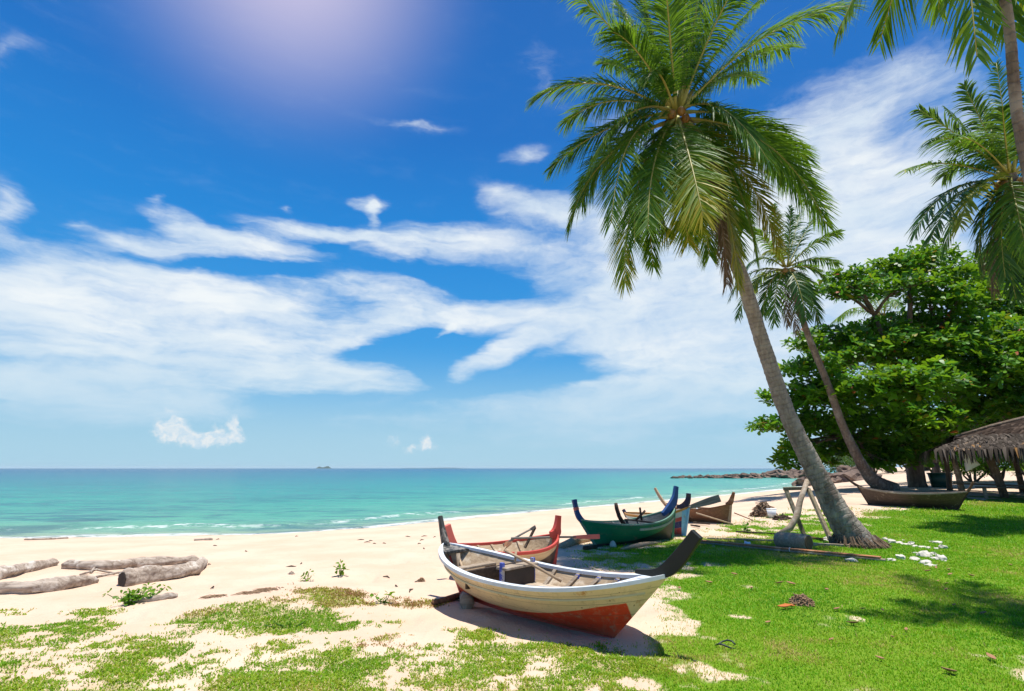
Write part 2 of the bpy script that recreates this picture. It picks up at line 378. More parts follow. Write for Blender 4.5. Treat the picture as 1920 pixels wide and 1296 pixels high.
def lawn_mask(x, y):
    d = poly_sd(LAWN, x, y); n = fbm(x * 1.3, y * 1.3, 21, 4)
    m = sstep(d + (n - .5) * 2.6 + (fbm(x * 6, y * 6, 29, 2) - .5) * .7, -.5, .8)
    d2 = poly_sd(SPARSE, x, y); m = np.maximum(m, .8 * sstep(d2 + (fbm(x * 1.1, y * 1.1, 23) - .5) * 2.6, -.1, 1.1) * sstep(fbm(x * 2.2, y * 2.2, 25), .42, .62))
    # trodden bare spots in the lawn, thinner towards its near left edge
    bare = sstep(fbm(x * 1.1 + 3, y * 1.1, 31, 5), .56, .74) * sstep(d, 3.0, .2)
    spots = [(1345, 1262, 55, 20), (1290, 1170, 30, 26), (1385, 1155, 24, 7), (1610, 1160, 26, 6), (1260, 1150, 30, 10), (1270, 1255, 26, 26), (1390, 1250, 26, 8)]
    for s in spots:
        c = ell(*s); bare = np.maximum(bare, sstep(np.sqrt(((x - c[0]) / c[2]) ** 2 + ((y - c[1]) / c[3]) ** 2) + (fbm(x * 5, y * 5, 37, 5) - .5) * 2.6, 1.5, -.1))
    return m * (1 - .72 * bare)
def weed_mask(x, y):
    m = np.zeros_like(x); dr = np.zeros_like(x)
    for (cx, cy, rx, ry), w, dry in WEEDS:
        g = w * sstep(np.sqrt(((x - cx) / rx) ** 2 + ((y - cy) / ry) ** 2), 1.35, .25)
        dr = np.where(g > m, dry, dr); m = np.maximum(m, g)
    n = fbm(x * 3.2, y * 3.2, 41, 5); n2 = fbm(x * 14, y * 14, 45, 2)
    return sstep(m + (n - .5) * 2.0 + (n2 - .5) * 1.1, .0, .95) * sstep(m, .03, .3), np.clip(dr + (fbm(x * 2, y * 2, 43) - .5) * .9, 0, 1)

# ---------------------------------------------------------------- ground and water sheets
def fan(radii, angs):
    rr, aa = np.meshgrid(radii, angs, indexing='ij'); x = (rr * np.sin(aa)).ravel(); y = (rr * np.cos(aa)).ravel()
    n, m = len(radii), len(angs); i, j = np.meshgrid(np.arange(n - 1), np.arange(m), indexing='ij'); j2 = (j + 1) % m
    F = np.stack((i * m + j, i * m + j2, (i + 1) * m + j2, (i + 1) * m + j), -1).reshape(-1, 4)
    return x, y, F[:, ::-1]
angs = np.concatenate((np.linspace(R(-58), R(58), 560), np.linspace(R(60), R(298), 66)))
radii = np.concatenate((np.linspace(.02, 3.4, 46), np.geomspace(3.45, 8800, 640)))
gx, gy, GF = fan(radii, angs)
gzv = terrain(gx, gy)
near = np.hypot(gx, gy) < 60
gm = np.zeros_like(gx); gw = np.zeros_like(gx)
gm[near] = lawn_mask(gx[near], gy[near]); gw[near] = weed_mask(gx[near], gy[near])[0]
far_land = sstep(np.hypot(gx, gy), 45, 70) * sstep(shore_dist(gx, gy), 14, 30); gm = np.maximum(gm, far_land * .8)
def sand_mat(t):
    g = t.attr('grass'); w = t.attr('weed'); d = t.attr('shore')
    n1 = t.noise(t.geo, .7, 4, .6); n2 = t.noise(t.geo, 6, 5, .65); n3 = t.noise(t.geo, 60, 4, .7)
    sand = t.mix(t.smooth(n1, .3, .7), (.56, .405, .29), (.63, .475, .355))
    sand = t.mix(t.math('MULTIPLY', t.smooth(n2, .52, .75), .35), sand, (.47, .335, .215))
    sand = t.mix(t.math('MULTIPLY', t.smooth(n3, .60, .72), .35), sand, (.30, .21, .13))
    wet = t.smooth(t.math('ADD', d, t.math('MULTIPLY_ADD', n1, 1.2, -.6)), 3.4, .2)
    sand = t.mix(t.math('MULTIPLY', wet, .62), sand, (.36, .265, .17))
    soil = t.mix(n2, (.10, .19, .012), (.17, .27, .02))
    col = t.mix(t.smooth(t.math('ADD', g, t.math('MULTIPLY_ADD', n2, .7, -.35)), .35, .75), sand, soil)
    col = t.mix(t.math('MULTIPLY', t.smooth(w, .1, 1.0), .6), col, (.26, .25, .06))
    h = t.math('ADD', t.math('MULTIPLY', n2, .8), t.math('MULTIPLY', t.noise(t.geo, 24, 4, .6), .35))
    h = t.math('ADD', h, t.math('MULTIPLY', n3, .10))
    pset(t, col=col, rough=.95, spec=.12, normal=t.bump(h, .55, .05))
M_GROUND = material('beach_ground', sand_mat)
tag(link('ground', np_mesh('ground', np.stack((gx, gy, gzv), 1), GF, dict(grass=gm, weed=gw, shore=shore_dist(gx, gy))), M_GROUND, smooth=True), kind='structure')

wr = np.concatenate((np.geomspace(9, 120, 230), np.geomspace(122, 12000, 150)))
wx, wy, WF = fan(wr, np.concatenate((np.linspace(R(-60), R(62), 420), np.linspace(R(66), R(296), 50))))
wd = -shore_dist(wx, wy)
rad = np.hypot(wx, wy)
amp = np.exp(-np.maximum(rad - 30, 0) / 60)
wz = SEA + amp * (.10 * (fbm(wx * .35, wy * .9, 51, 4) - .5) + .05 * np.sin(wd * 1.1 + 3 * fbm(wx * .12, wy * .12, 53)) * np.exp(-np.abs(wd - 4) / 6))
reef = np.zeros_like(wx)
for (px, py, rx, ry) in ((60, 990, 110, 7), (150, 977, 60, 5), (20, 998, 60, 4)):
    c = sea_pt(px, py); e = sea_pt(px + rx, py); f = sea_pt(px, py - ry)
    reef = np.maximum(reef, sstep(np.sqrt(((wx - c[0]) / (e[0] - c[0])) ** 2 + ((wy - c[1]) / (f[1] - c[1])) ** 2) + (fbm(wx * .7, wy * .7, 57) - .5) * 1.3, 1.2, .4))
def sea_mat(t):
    d = t.attr('depth'); rf = t.attr('reef')
    st = t.mapping(t.geo, scale=(.25, 1, 1))
    n = t.noise(st, .22, 4, .6)
    dd = t.math('MULTIPLY', d, t.math('MULTIPLY_ADD', n, .9, .55))
    lg = t.math('DIVIDE', t.math('LOGARITHM', t.math('ADD', t.math('MAXIMUM', dd, 0), 1.0), 10), 4.0, clamp=True)
    col = t.ramp(lg, [(0, (.44, .42, .28)), (.12, (.27, .43, .28)), (.22, (.10, .39, .27)), (.34, (.032, .32, .245)), (.44, (.010, .24, .23)), (.54, (.005, .155, .21)), (.66, (.004, .09, .175)), (.9, (.004, .06, .14))])
    ch = t.math('ADD', t.math('MULTIPLY', t.noise(t.mapping(t.geo, scale=(.5, 1.6, 1)), .9, 5, .65), .5), t.math('MULTIPLY', t.noise(t.mapping(t.geo, scale=(.28, 1.2, 1)), .22, 4, .7), .5))
    col = t.mix(t.math('MULTIPLY', t.smooth(ch, .45, .60), .7), col, (.005, .11, .17))
    col = t.mix(t.math('MULTIPLY', rf, .62), col, (.03, .09, .13))
    # broken foam along the waterline and on the small breakers
    fn = t.noise(t.geo, 1.6, 5, .65); fl = t.noise(t.mapping(t.geo, scale=(.25, .25, 1)), .5, 2)
    e1 = t.smooth(t.math('ABSOLUTE', t.math('SUBTRACT', d, t.math('MULTIPLY_ADD', fl, 1.6, -.35))), .85, .05)
    e2 = t.smooth(t.math('ABSOLUTE', t.math('SUBTRACT', d, t.math('MULTIPLY_ADD', fl, 5, 1.6))), .8, .05)
    foam = t.math('ADD', t.math('MULTIPLY', e1, t.smooth(fn, .36, .55)), t.math('MULTIPLY', e2, t.math('MULTIPLY', t.smooth(fn, .46, .6), t.smooth(fl, .42, .58))), clamp=True)
    col = t.mix(foam, col, (.82, .84, .82))
    b = t.math('ADD', t.math('MULTIPLY', t.noise(t.mapping(t.geo, scale=(.6, 1.5, 1)), 1.4, 6, .68), 1.0), t.math('MULTIPLY', t.noise(t.mapping(t.geo, scale=(.3, 1, 1)), .25, 4), 2.5))
    pset(t, col=col, rough=t.math('MULTIPLY_ADD', foam, .5, .22), ior=1.33, spec=.28, normal=t.bump(b, 1.0, .5))
tag(link('sea', np_mesh('sea', np.stack((wx, wy, wz), 1), WF, dict(depth=wd, reef=reef)), material('sea_water', sea_mat), smooth=True), kind='structure')

# ---------------------------------------------------------------- grass blades and creeping weeds (nobody could count them)
def blades(n, rlo, rhi, p, seed):
    g = np.random.default_rng(seed); u = g.random(n); e = 2 - p
    r = (rlo ** e + u * (rhi ** e - rlo ** e)) ** (1 / e); a = R(-50) + g.random(n) * R(100)
    return r * np.sin(a), r * np.cos(a), r, g
def blade_mesh(name, x, y, h, w, lean, g, attrs):
    n = len(x); z = terrain(x, y); th = g.random(n) * 2 * np.pi; la = g.random(n) * 2 * np.pi
    ax, ay = np.cos(th) * w / 2, np.sin(th) * w / 2; lx, ly = np.cos(la) * lean * h, np.sin(la) * lean * h
    b0 = np.stack((x - ax, y - ay, z - .004), 1); b1 = np.stack((x + ax, y + ay, z - .004), 1)
    m0 = np.stack((x - ax * .8 + lx * .35, y - ay * .8 + ly * .35, z + h * .6), 1); m1 = np.stack((x + ax * .8 + lx * .35, y + ay * .8 + ly * .35, z + h * .6), 1)
    tp = np.stack((x + lx, y + ly, z + h * (1 - .25 * lean)), 1)
    V = np.stack((b0, b1, m1, m0, tp), 1).reshape(-1, 3); k = np.arange(n)[:, None] * 5
    F = np.concatenate((k + np.array([[0, 1, 2]]), k + np.array([[0, 2, 3]]), k + np.array([[3, 2, 4]])))
    return np_mesh(name, V, F, {a: np.repeat(v, 5) for a, v in attrs.items()})
def leafy(t, cols, trans=.35, rough=.5):
    """blade or leaf: diffuse + light passing through, colour from per-leaf variation"""
    col = t.ramp(t.attr('tint'), cols)
    pset(t, col=col, rough=rough, spec=.22)
    tr = t.new('ShaderNodeBsdfTranslucent'); t.set(tr.inputs[0], t.mix(.5, col, (.35, .55, .02), 'MIX'))
    mx = t.new('ShaderNodeMixShader'); mx.inputs[0].default_value = trans
    t.l.new(t.b.outputs[0], mx.inputs[1]); t.l.new(tr.outputs[0], mx.inputs[2]); t.l.new(mx.outputs[0], t.out.inputs[0])
M_GRASS = material('grass_blades', lambda t: leafy(t, [(0, (.05, .20, .002)), (.4, (.115, .355, .003)), (.72, (.22, .43, .008)), (.9, (.40, .42, .05)), (1, (.50, .36, .13))]))
M_WEED = material('creeping_weed', lambda t: leafy(t, [(0, (.09, .25, .006)), (.4, (.22, .38, .012)), (.62, (.36, .40, .03)), (.8, (.34, .20, .06)), (1, (.26, .09, .05))]))
x, y, r, g = blades(950000, 3.3, 27, 1.5, 11)
k = g.random(len(x)) < lawn_mask(x, y) ** 1.2 * (1 - .0 * r)
x, y, r = x[k], y[k], r[k]; n = len(x)
pat = fbm(x * .55, y * .55, 61, 4); pat2 = fbm(x * 4, y * 4, 63, 2)
dry = (pat - .46) * 2.1 + (pat2 - .5) * .9 + g.normal(0, .2, n) + .55
hh = np.where(g.random(n) < .03, 2.2, 1.0) * (.75 + .6 * pat2)
thin = 1 - sstep(poly_sd(LAWN, x, y), 0, 1.8)
tag(link('lawn_grass', blade_mesh('lawn_grass', x, y, (.009 + .018 * g.random(n)) * (.7 + r * .06) * hh, (.0035 + .003 * g.random(n)) * (.6 + r * .13), .3 + 1.0 * g.random(n), g, dict(tint=np.where(g.random(n) < .05, g.uniform(.85, 1, n), np.clip(dry * .62 + .16 + .14 * thin, 0, 1)))), M_GRASS), kind='stuff')
x, y, r, g = blades(1500000, 3.3, 14, 1.2, 12)
wm, wdry = weed_mask(x, y); k = g.random(len(x)) < wm * .62
x, y, r, wdry = x[k], y[k], r[k], wdry[k]; n = len(x)
tag(link('beach_weeds', blade_mesh('beach_weeds', x, y, (.008 + .026 * g.random(n) ** 1.8) * (.8 + r * .04), (.006 + .008 * g.random(n)) * (.6 + r * .07), .5 + 1.2 * g.random(n), g, dict(tint=np.clip(wdry * .75 + g.random(n) * .5 - .04, 0, 1))), M_WEED), kind='stuff')
# ---------------------------------------------------------------- wood and paint
def wood_mat(name, c1, c2, c3=None, stretch=(1.2, 14, 14), rough=.85, bump=.35):
    def fn(t):
        v = t.mapping(t.obj, scale=stretch); n = t.noise(v, 2.2, 6, .65, .4); m = t.noise(t.obj, 5, 4, .6)
        col = t.mix(t.smooth(n, .32, .68), c1, c2)
        if c3: col = t.mix(t.smooth(m, .52, .68), col, c3)
        pset(t, col=col, rough=rough, spec=.2, normal=t.bump(n, bump, .01))
    return material(name, fn)
def paint_mat(name, col, worn, wear=.62, rough=.55, dark=None):
    def fn(t):
        n = t.noise(t.obj, 9, 6, .7); m = t.noise(t.obj, 2.0, 4, .6); f = t.noise(t.mapping(t.obj, scale=(1, 6, 6)), 14, 5, .7)
        c = t.mix(t.smooth(m, .3, .75), col, tuple(x * .78 for x in col))
        c = t.mix(t.smooth(n, wear, wear + .08), c, worn)
        if dark: c = t.mix(t.math('MULTIPLY', t.smooth(f, .5, .68), .6), c, dark)
        pset(t, col=c, rough=rough, spec=.35, normal=t.bump(t.math('ADD', n, f), .25, .008))
    return material(name, fn)
M_GREYWOOD = wood_mat('weathered_grey_wood', (.36, .29, .215), (.23, .175, .125), (.42, .36, .29))
M_PALEFLOOR = wood_mat('pale_sandy_floor_wood', (.47, .385, .29), (.33, .26, .19), (.55, .47, .38))
M_LINING = wood_mat('weathered_brown_lining', (.44, .335, .22), (.27, .19, .12), (.54, .45, .34))
M_DARKLIN = wood_mat('dark_blue_grey_lining', (.10, .12, .13), (.05, .06, .07), (.16, .17, .17))
M_BLACKPOST = paint_mat('black_peeling_paint', (.012, .015, .012), (.06, .055, .04), .66)
M_POSTGREY = paint_mat('black_worn_grey_paint', (.045, .045, .04), (.22, .20, .17), .5)
M_WHITE = paint_mat('white_rail_paint', (.72, .76, .78), (.40, .34, .28), .66, .45)
M_BLUEP = paint_mat('blue_chipped_paint', (.09, .13, .50), (.55, .52, .48), .5)
M_REDP = paint_mat('red_paint', (.56, .075, .05), (.55, .22, .15), .68)
M_PINKRED = paint_mat('faded_coral_red_paint', (.66, .16, .12), (.62, .32, .26), .66)
M_HORN = paint_mat('deep_blue_paint', (.015, .06, .19), (.08, .14, .18), .62)
M_GREENP = paint_mat('green_paint', (.004, .17, .085), (.03, .07, .05), .62)
M_CREAMP = paint_mat('cream_rail_paint', (.55, .50, .32), (.30, .24, .15), .6)
M_PALEGREEN = paint_mat('pale_green_rail_paint', (.14, .27, .19), (.30, .28, .20), .55)
M_ORANGE = paint_mat('ochre_rail_paint', (.55, .26, .05), (.35, .2, .1), .6)
M_NAVYPOST = paint_mat('dark_navy_post_paint', (.02, .025, .06), (.08, .06, .05), .58)
M_BROWNWOOD = wood_mat('warm_brown_wood', (.25, .12, .06), (.12, .055, .03), (.30, .18, .11))
M_DRYWOOD = wood_mat('pale_dry_wood', (.45, .34, .23), (.30, .21, .13))
M_DARKWOOD = wood_mat('dark_wood', (.075, .05, .035), (.035, .024, .018), (.13, .095, .07))
M_OARGREY = wood_mat('grey_oar_wood', (.27, .26, .225), (.17, .155, .13))
M_PLANKRED = wood_mat('reddish_sawn_wood', (.42, .19, .085), (.30, .12, .05), (.48, .27, .15))
M_HOLLOW = material('hollow_dark_wood', lambda t: pset(t, col=t.mix(t.noise(t.obj, 6, 4), (.03, .025, .02), (.075, .055, .04)), rough=.9))  # near-black; on the log end it stands in for the hollow's shade

def hull_mat(name, upper, lower, line, seams=(.42, .66, .86), soft=.012, rust=True, bands=None, bow=None, planks=False, wear=.64):
    def fn(t):
        g = t.attr('girth'); u = t.attr('along')
        n = t.noise(t.obj, 7, 6, .68); m = t.noise(t.obj, 1.8, 4, .6); f = t.noise(t.mapping(t.obj, scale=(1, 1, 5)), 9, 5, .7)
        ln = t.ramp(u, [(a, b) for a, b in line])
        low = t.math('SUBTRACT', t.math('ADD', ln, t.math('MULTIPLY_ADD', n, .03, -.015)), g)
        up = t.mix(t.smooth(m, .3, .75), upper, tuple(c * .82 for c in upper))
        up = t.mix(t.math('MULTIPLY', t.smooth(f, .56, .72), .5), up, tuple(c * .55 for c in upper))
        if bands:
            for lo, hi, c in bands:
                k = t.math('MULTIPLY', t.smooth(g, lo - .012, lo + .012), t.smooth(g, hi + .012, hi - .012)); up = t.mix(k, up, c)
        dn = t.mix(t.smooth(m, .3, .7), lower, tuple(c * .72 for c in lower))
        dn = t.mix(t.math('MULTIPLY', t.smooth(f, .55, .7), .4), dn, tuple(c * 1.7 + .02 for c in lower))
        col = t.mix(t.smooth(low, -soft, soft), up, dn)
        if bow: col = t.mix(t.smooth(u, bow[0] - .004, bow[0] + .004), col, bow[1])
        if rust:
            r = t.noise(t.mapping(t.obj, scale=(1, 1, .35)), 5.5, 5, .7)
            col = t.mix(t.math('MULTIPLY', t.smooth(r, .60, .70), .8), col, (.42, .17, .02))
            col = t.mix(t.math('MULTIPLY', t.smooth(t.noise(t.obj, 26, 3, .6), .66, .72), .85), col, (.12, .06, .03))
        h = t.math('MULTIPLY', n, .25)
        for s in seams:
            k = t.smooth(t.math('ABSOLUTE', t.math('SUBTRACT', g, t.math('MULTIPLY_ADD', m, .02, s - .01))), .008, .001)
            col = t.mix(t.math('MULTIPLY', k, .62), col, (.10, .07, .045)); h = t.math('SUBTRACT', h, t.math('MULTIPLY', k, .8))
        if planks:
            w = t.noise(t.mapping(t.obj, scale=(1.2, 16, 16)), 2.4, 6, .7); col = t.mix(t.smooth(w, .3, .7), col, tuple(c * .4 for c in upper)); h = t.math('ADD', h, w)
        col = t.mix(t.math('MULTIPLY', t.smooth(n, wear - .06, wear + .04), .55), col, (.30, .24, .17))
        st = t.noise(t.mapping(t.obj, scale=(5, 5, .5)), 3, 5, .7); col = t.mix(t.math('MULTIPLY', t.smooth(st, .5, .7), .38), col, tuple(c * .5 for c in upper))
        dirt = t.smooth(t.math('MULTIPLY_ADD', n, .25, g), .36, .14); col = t.mix(t.math('MULTIPLY', dirt, .22), col, (.34, .25, .16))
        pset(t, col=col, rough=.55, spec=.35, normal=t.bump(h, .45, .012))
    return material(name, fn)

# ---------------------------------------------------------------- boats
class Boat:
    def __init__(s, name, label, bow, stern, so, bo, B, zb, zs, zm, zk0=0.0, qs=2.6, qb=2.2, round_=.6, th=.03, lift=0.0, group='beached wooden boats', roll=0.0):
        bow, stern = Vector(bow), Vector(stern); d = bow - stern; s.K = K = Vector((d.x, d.y)).length
        c = (bow + stern) / 2; s.root = empty(name, (c.x, c.y, min(bow.z, stern.z) + lift), math.atan2(d.y, d.x)); tag(s.root, label, 'boat', group)
        s.root.rotation_euler = (roll, 0, math.atan2(d.y, d.x))
        s.p = dict(so=so, bo=bo, B=B, zb=zb, zs=zs, zm=zm, zk0=zk0, qs=qs, qb=qb, r=round_); s.th = th
    def half(s, u):
        p = s.p; w = 2 * u - 1
        return p['B'] * max(0.0, 1 - abs(w) ** (p['qb'] if w > 0 else p['qs'])) ** .8
    def sheer(s, u):
        p = s.p; w = 2 * u - 1; x = -s.K / 2 - p['so'] + (s.K + p['so'] + p['bo']) * u
        return x, p['zm'] + ((p['zb'] if w > 0 else p['zs']) - p['zm']) * abs(w) ** 2.1
    def keel(s, u): return -s.K / 2 + s.K * u, s.p['zk0'] * (1 - u) ** 2.2 + .0
    def sec(s, u, g, inset=0.0):
        """point on the starboard (y>0) section; g from keel 0 to sheer 1"""
        r = s.p['r']; ph = g * R(78); Y = r * math.sin(ph) / math.sin(R(78)) + (1 - r) * g; Z = r * (1 - math.cos(ph)) / (1 - math.cos(R(78))) + (1 - r) * g
        xk, zk = s.keel(u); xs, zs = s.sheer(u); zk += inset * 1.6
        b = max(0.0, s.half(u) - inset)
        return Vector((xk + (xs - xk) * Z, b * Y, zk + (zs - zk) * Z)), Z
    def hull(s, outer, inner, n=36, m=12):
        V = []; F = []; G = []; U = []; mi = []
        for lay, ins in ((0, 0.0), (1, s.th)):
            base = len(V)
            for i in range(n + 1):
                u = i / n; u = .5 - .5 * math.cos(math.pi * u) * (1 if lay == 0 else .985)
                for k in range(-m, m + 1):
                    p, Z = s.sec(u, abs(k) / m, ins); V.append((p.x, p.y * (1 if k >= 0 else -1), p.z)); G.append(Z); U.append(u)
            w = 2 * m + 1
            for i in range(n):
                for k in range(w - 1):
                    f = (base + i * w + k, base + (i + 1) * w + k, base + (i + 1) * w + k + 1, base + i * w + k + 1)
                    F.append(f if lay == 0 else f[::-1]); mi.append(lay)
        o = link('hull', np_mesh('hull', np.array(V), np.array(F), dict(girth=G, along=U)), [outer, inner], s.root, True)
        o.data.polygons.foreach_set('material_index', np.array(mi, dtype=np.int32)); return o
    def gunwale(s, mat, w=.06, h=.045, out=.015, up=.012, name='gunwale', lo=0.0, hi=1.0, drop=0.0, n=40):
        for sd in (-1, 1):
            rings = []
            for i in range(n + 1):
                u = lo + (hi - lo) * (.5 - .5 * math.cos(math.pi * i / n)); x, z = s.sheer(u); b = s.half(u)
                if drop: q, _ = s.sec(u, 1 - drop); x, b, z = q.x, q.y, q.z
                z += up; e = min(1.0, 12 * min(u, 1 - u) + .35)
                y0, y1 = max(0.0, b + out - w * e), b + out * e + .002
                rings.append([Vector((x, sd * y0, z - h / 2)), Vector((x, sd * y1, z - h / 2)), Vector((x, sd * y1, z + h / 2)), Vector((x, sd * y0, z + h / 2))])
            MB().loft(rings).build(name, mat, s.root, bevel=.006)
    def rib(s, u, sd, mat, w=.045, g0=.2, g1=1.0, t=.03, name='rib'):
        rings = []
        for k in range(9):
            g = g0 + (g1 - g0) * k / 8; a, _ = s.sec(u, g, s.th); b, _ = s.sec(u, g, s.th + t)
            rings.append([Vector((a.x - w / 2, sd * a.y, a.z)), Vector((a.x + w / 2, sd * a.y, a.z)), Vector((b.x + w / 2, sd * b.y, b.z + (.0 if k < 8 else 0))), Vector((b.x - w / 2, sd * b.y, b.z))])
        return MB().loft(rings).build(name, mat, s.root)
    def inner_half(s, u, z):
        last = 0.0
        for k in range(41):
            p, _ = s.sec(u, k / 40, s.th)
            if p.z > z: return last
            last = p.y
        return last
    def xu(s, u, z):
        xk, zk = s.keel(u); xs, zs = s.sheer(u); f = (z - zk) / max(zs - zk, .01); return xk + (xs - xk) * f
    def floor(s, z, mat, n=6, u0=.08, u1=.92, gap=.008):
        mb = MB(); Bm = max(s.inner_half(u / 20, z) for u in range(2, 19)); pw = 2 * Bm / n
        for j in range(n):
            y0, y1 = -Bm + j * pw + gap / 2, -Bm + (j + 1) * pw - gap / 2; need = min(abs(y0), abs(y1)); rings = []
            for i in range(33):
                u = u0 + (u1 - u0) * i / 32; hb = s.inner_half(u, z) + .006
                if hb < need + .004: continue
                a, b = max(y0, -hb), min(y1, hb)
                if b - a < .004: continue
                x = s.xu(u, z); dz = .004 * math.sin(j * 2.7)
                rings.append([Vector((x, a, z + dz - .02)), Vector((x, b, z + dz - .02)), Vector((x, b, z + dz)), Vector((x, a, z + dz))])
            if len(rings) > 1: mb.loft(rings)
        return mb.build('floorboards', mat, s.root)
    def thwart(s, u, z, mat, w=.16, t=.03, name='thwart'):
        hb = s.inner_half(u, z); return MB().box((s.xu(u, z), 0, z), (w, 2 * hb + .02, t)).build(name, mat, s.root, bevel=.006)
    def post(s, end, prof, width, mat, name):
        """prof: (dx, dz, half thickness) from the sheer end; swept in the boat's centre plane"""
        x0, z0 = s.sheer(1.0 if end > 0 else 0.0); pts = [(x0 + end * a, z0 + b, h) for a, b, h in prof]
        # finer by Catmull-Rom
        fine = []
        for i in range(len(pts) - 1):
            p0, p1, p2, p3 = pts[max(i - 1, 0)], pts[i], pts[i + 1], pts[min(i + 2, len(pts) - 1)]
            for k in range(5):
                q = k / 5; fine.append([.5 * (2 * b + (c - a) * q + (2 * a - 5 * b + 4 * c - d) * q * q + (3 * b - a - 3 * c + d) * q ** 3) for a, b, c, d in zip(p0, p1, p2, p3)])
        fine.append(list(pts[-1])); rings = []
        for i, (x, z, h) in enumerate(fine):
            a, b = fine[max(i - 1, 0)], fine[min(i + 1, len(fine) - 1)]; tx, tz = b[0] - a[0], b[1] - a[1]; L = math.hypot(tx, tz) or 1; nx, nz = -tz / L, tx / L
            rings.append([Vector((x + nx * h * q, y * width / 2, z + nz * h * q)) for q, y in ((-1, -1), (-1, 1), (1, 1), (1, -1))])
        return MB().loft(rings).build(name, mat, s.root, bevel=.008)
    def stem(s, end, mat, w=.07, d=.05, name='stem', g1=1.0):
        u = 1.0 if end > 0 else 0.0; rings = []
        for k in range(9):
            q, _ = s.sec(u, g1 * k / 8); a, _ = s.sec(u, min(1, g1 * (k + .5) / 8)); x = q.x + end * d * .6
            rings.append([Vector((x - end * d * 1.6, -w / 2, q.z)), Vector((x, -w * .32, q.z)), Vector((x, w * .32, q.z)), Vector((x - end * d * 1.6, w / 2, q.z))])
        return MB().loft(rings).build(name, mat, s.root, bevel=.006)
    def keelbar(s, mat, w=.05, h=.05):
        rings = []
        for k in range(13):
            x, z = s.keel(k / 12); rings.append([Vector((x, -w / 2, z - h * .6)), Vector((x, w / 2, z - h * .6)), Vector((x, w / 2, z + h * .4)), Vector((x, -w / 2, z + h * .4))])
        return MB().loft(rings).build('keel', mat, s.root)
    def deck(s, u0, u1, mat, dz=0.0, name='foredeck'):
        rings = []
        for i in range(9):
            u = u0 + (u1 - u0) * i / 8; x, z = s.sheer(u); b = max(.004, s.half(u) - .012)
            rings.append([Vector((x, -b, z + dz - .015)), Vector((x, b, z + dz - .015)), Vector((x, b * .9, z + dz + .012)), Vector((x, -b * .9, z + dz + .012))])
        return MB().loft(rings).build(name, mat, s.root)
    def w(s, x, y, z):
        c, q = math.cos(s.root.rotation_euler.z), math.sin(s.root.rotation_euler.z); l = s.root.location
        return Vector((l.x + c * x - q * y, l.y + q * x + c * y, l.z + z))

def oar(label, a, b, blade, bw, m_shaft, m_blade, r=.018, up=(0, 0, 1), group='oars in and beside the boats', name='oar'):
    """shaft from a to b, the blade at b"""
    a, b = Vector(a), Vector(b); d = (b - a).normalized(); L = (b - a).length; root = empty(name, a); tag(root, label, 'oar', group)
    q = d.to_track_quat('X', 'Z'); root.rotation_mode = 'QUATERNION'; root.rotation_quaternion = q
    MB().tube([(0, 0, 0), (L * .5, 0, .004), (L - blade * .9, 0, 0)], [r, r * 1.05, r * .9], 8).build('shaft', m_shaft, root, True)
    n = 8; rings = []
    for i in range(n + 1):
        k = i / n; w = r * 1.2 + (bw / 2 - r) * min(1, k * 1.5) ** .8; h = r * (1 - .55 * k)
        x = L - blade + blade * k
        rings.append([Vector((x, -w, -h * .5)), Vector((x, w, -h * .5)), Vector((x, w, h * .5)), Vector((x, -w, h * .5))] if up == 'flat' else
                     [Vector((x, -h * .5, -w)), Vector((x, -h * .5, w)), Vector((x, h * .5, w)), Vector((x, h * .5, -w))])
    MB().loft(rings).build('blade', m_blade, root, bevel=.004)
    return root
def pole(label, pts, r, mat, name='pole', cat='pole', group=None, n=8, jit=.08):
    p0 = Vector(pts[0]); o = MB().tube([Vector(p) - p0 for p in pts], r, n, jit, len(label)).build(name, mat, None, True); o.location = p0
    return tag(o, label, cat, group)

# --- the cream and red boat in front
H_NEAR = hull_mat('cream_and_red_hull_paint', (.72, .565, .345), (.66, .06, .014), [(0, .85), (.05, .5), (.14, .25), (.32, .17), (.5, .26), (.7, .43), (.88, .62), (.95, .64), (.985, .44), (1, .36)])
b1 = Boat('wooden_boat', 'cream rowing boat with red bottom and tall black bow post, nearest on the grass', at(1150, 1196), at(864, 1128), .36, .64, .60, .66, .64, .44, .08, 3.0, 2.3, .55)
b1.root.location.z += .02
b1.hull(H_NEAR, M_LINING); b1.gunwale(M_WHITE, .075, .04, .02); b1.gunwale(M_CREAMP, .02, .02, .014, 0, 'rubbing_strake', .02, .98, .16)
b1.keelbar(M_REDP); b1.floor(.285, M_PALEFLOOR, 7, .06, .94)
for u in (.33, .45, .56, .66, .75, .83): b1.rib(u, 1, M_GREYWOOD, .05); b1.rib(u, -1, M_GREYWOOD, .05)
for u in (.56, .66, .75):
    q, _ = b1.sec(u, .97, .03); MB().box((q.x, q.y - .02, q.z - .035), (.055, .035, .07)).build('painted_rib_head', M_BLUEP, b1.root, bevel=.004)
b1.thwart(.16, .43, M_GREYWOOD, .12); b1.thwart(.30, .39, M_DARKWOOD, .04, .20, 'bulkhead')
b1.deck(.86, .998, M_WHITE, .012); b1.deck(.004, .075, M_POSTGREY, .0, 'sterndeck')
b1.post(1, [(-.34, .012, .02), (-.14, .022, .035), (-.01, .06, .062), (.11, .16, .07), (.22, .285, .062), (.325, .415, .055)], .062, M_BLACKPOST, 'bow_post')
b1.post(-1, [(-.08, -.16, .04), (-.03, -.02, .06), (.02, .10, .052), (.07, .23, .036), (.12, .37, .026)], .055, M_POSTGREY, 'stern_post')
b1.stem(-1, M_REDP, .055, .03, 'sternpost_rabbet')
bx = empty('engine_box', (-.28, .14, .285)); bx.parent = b1.root
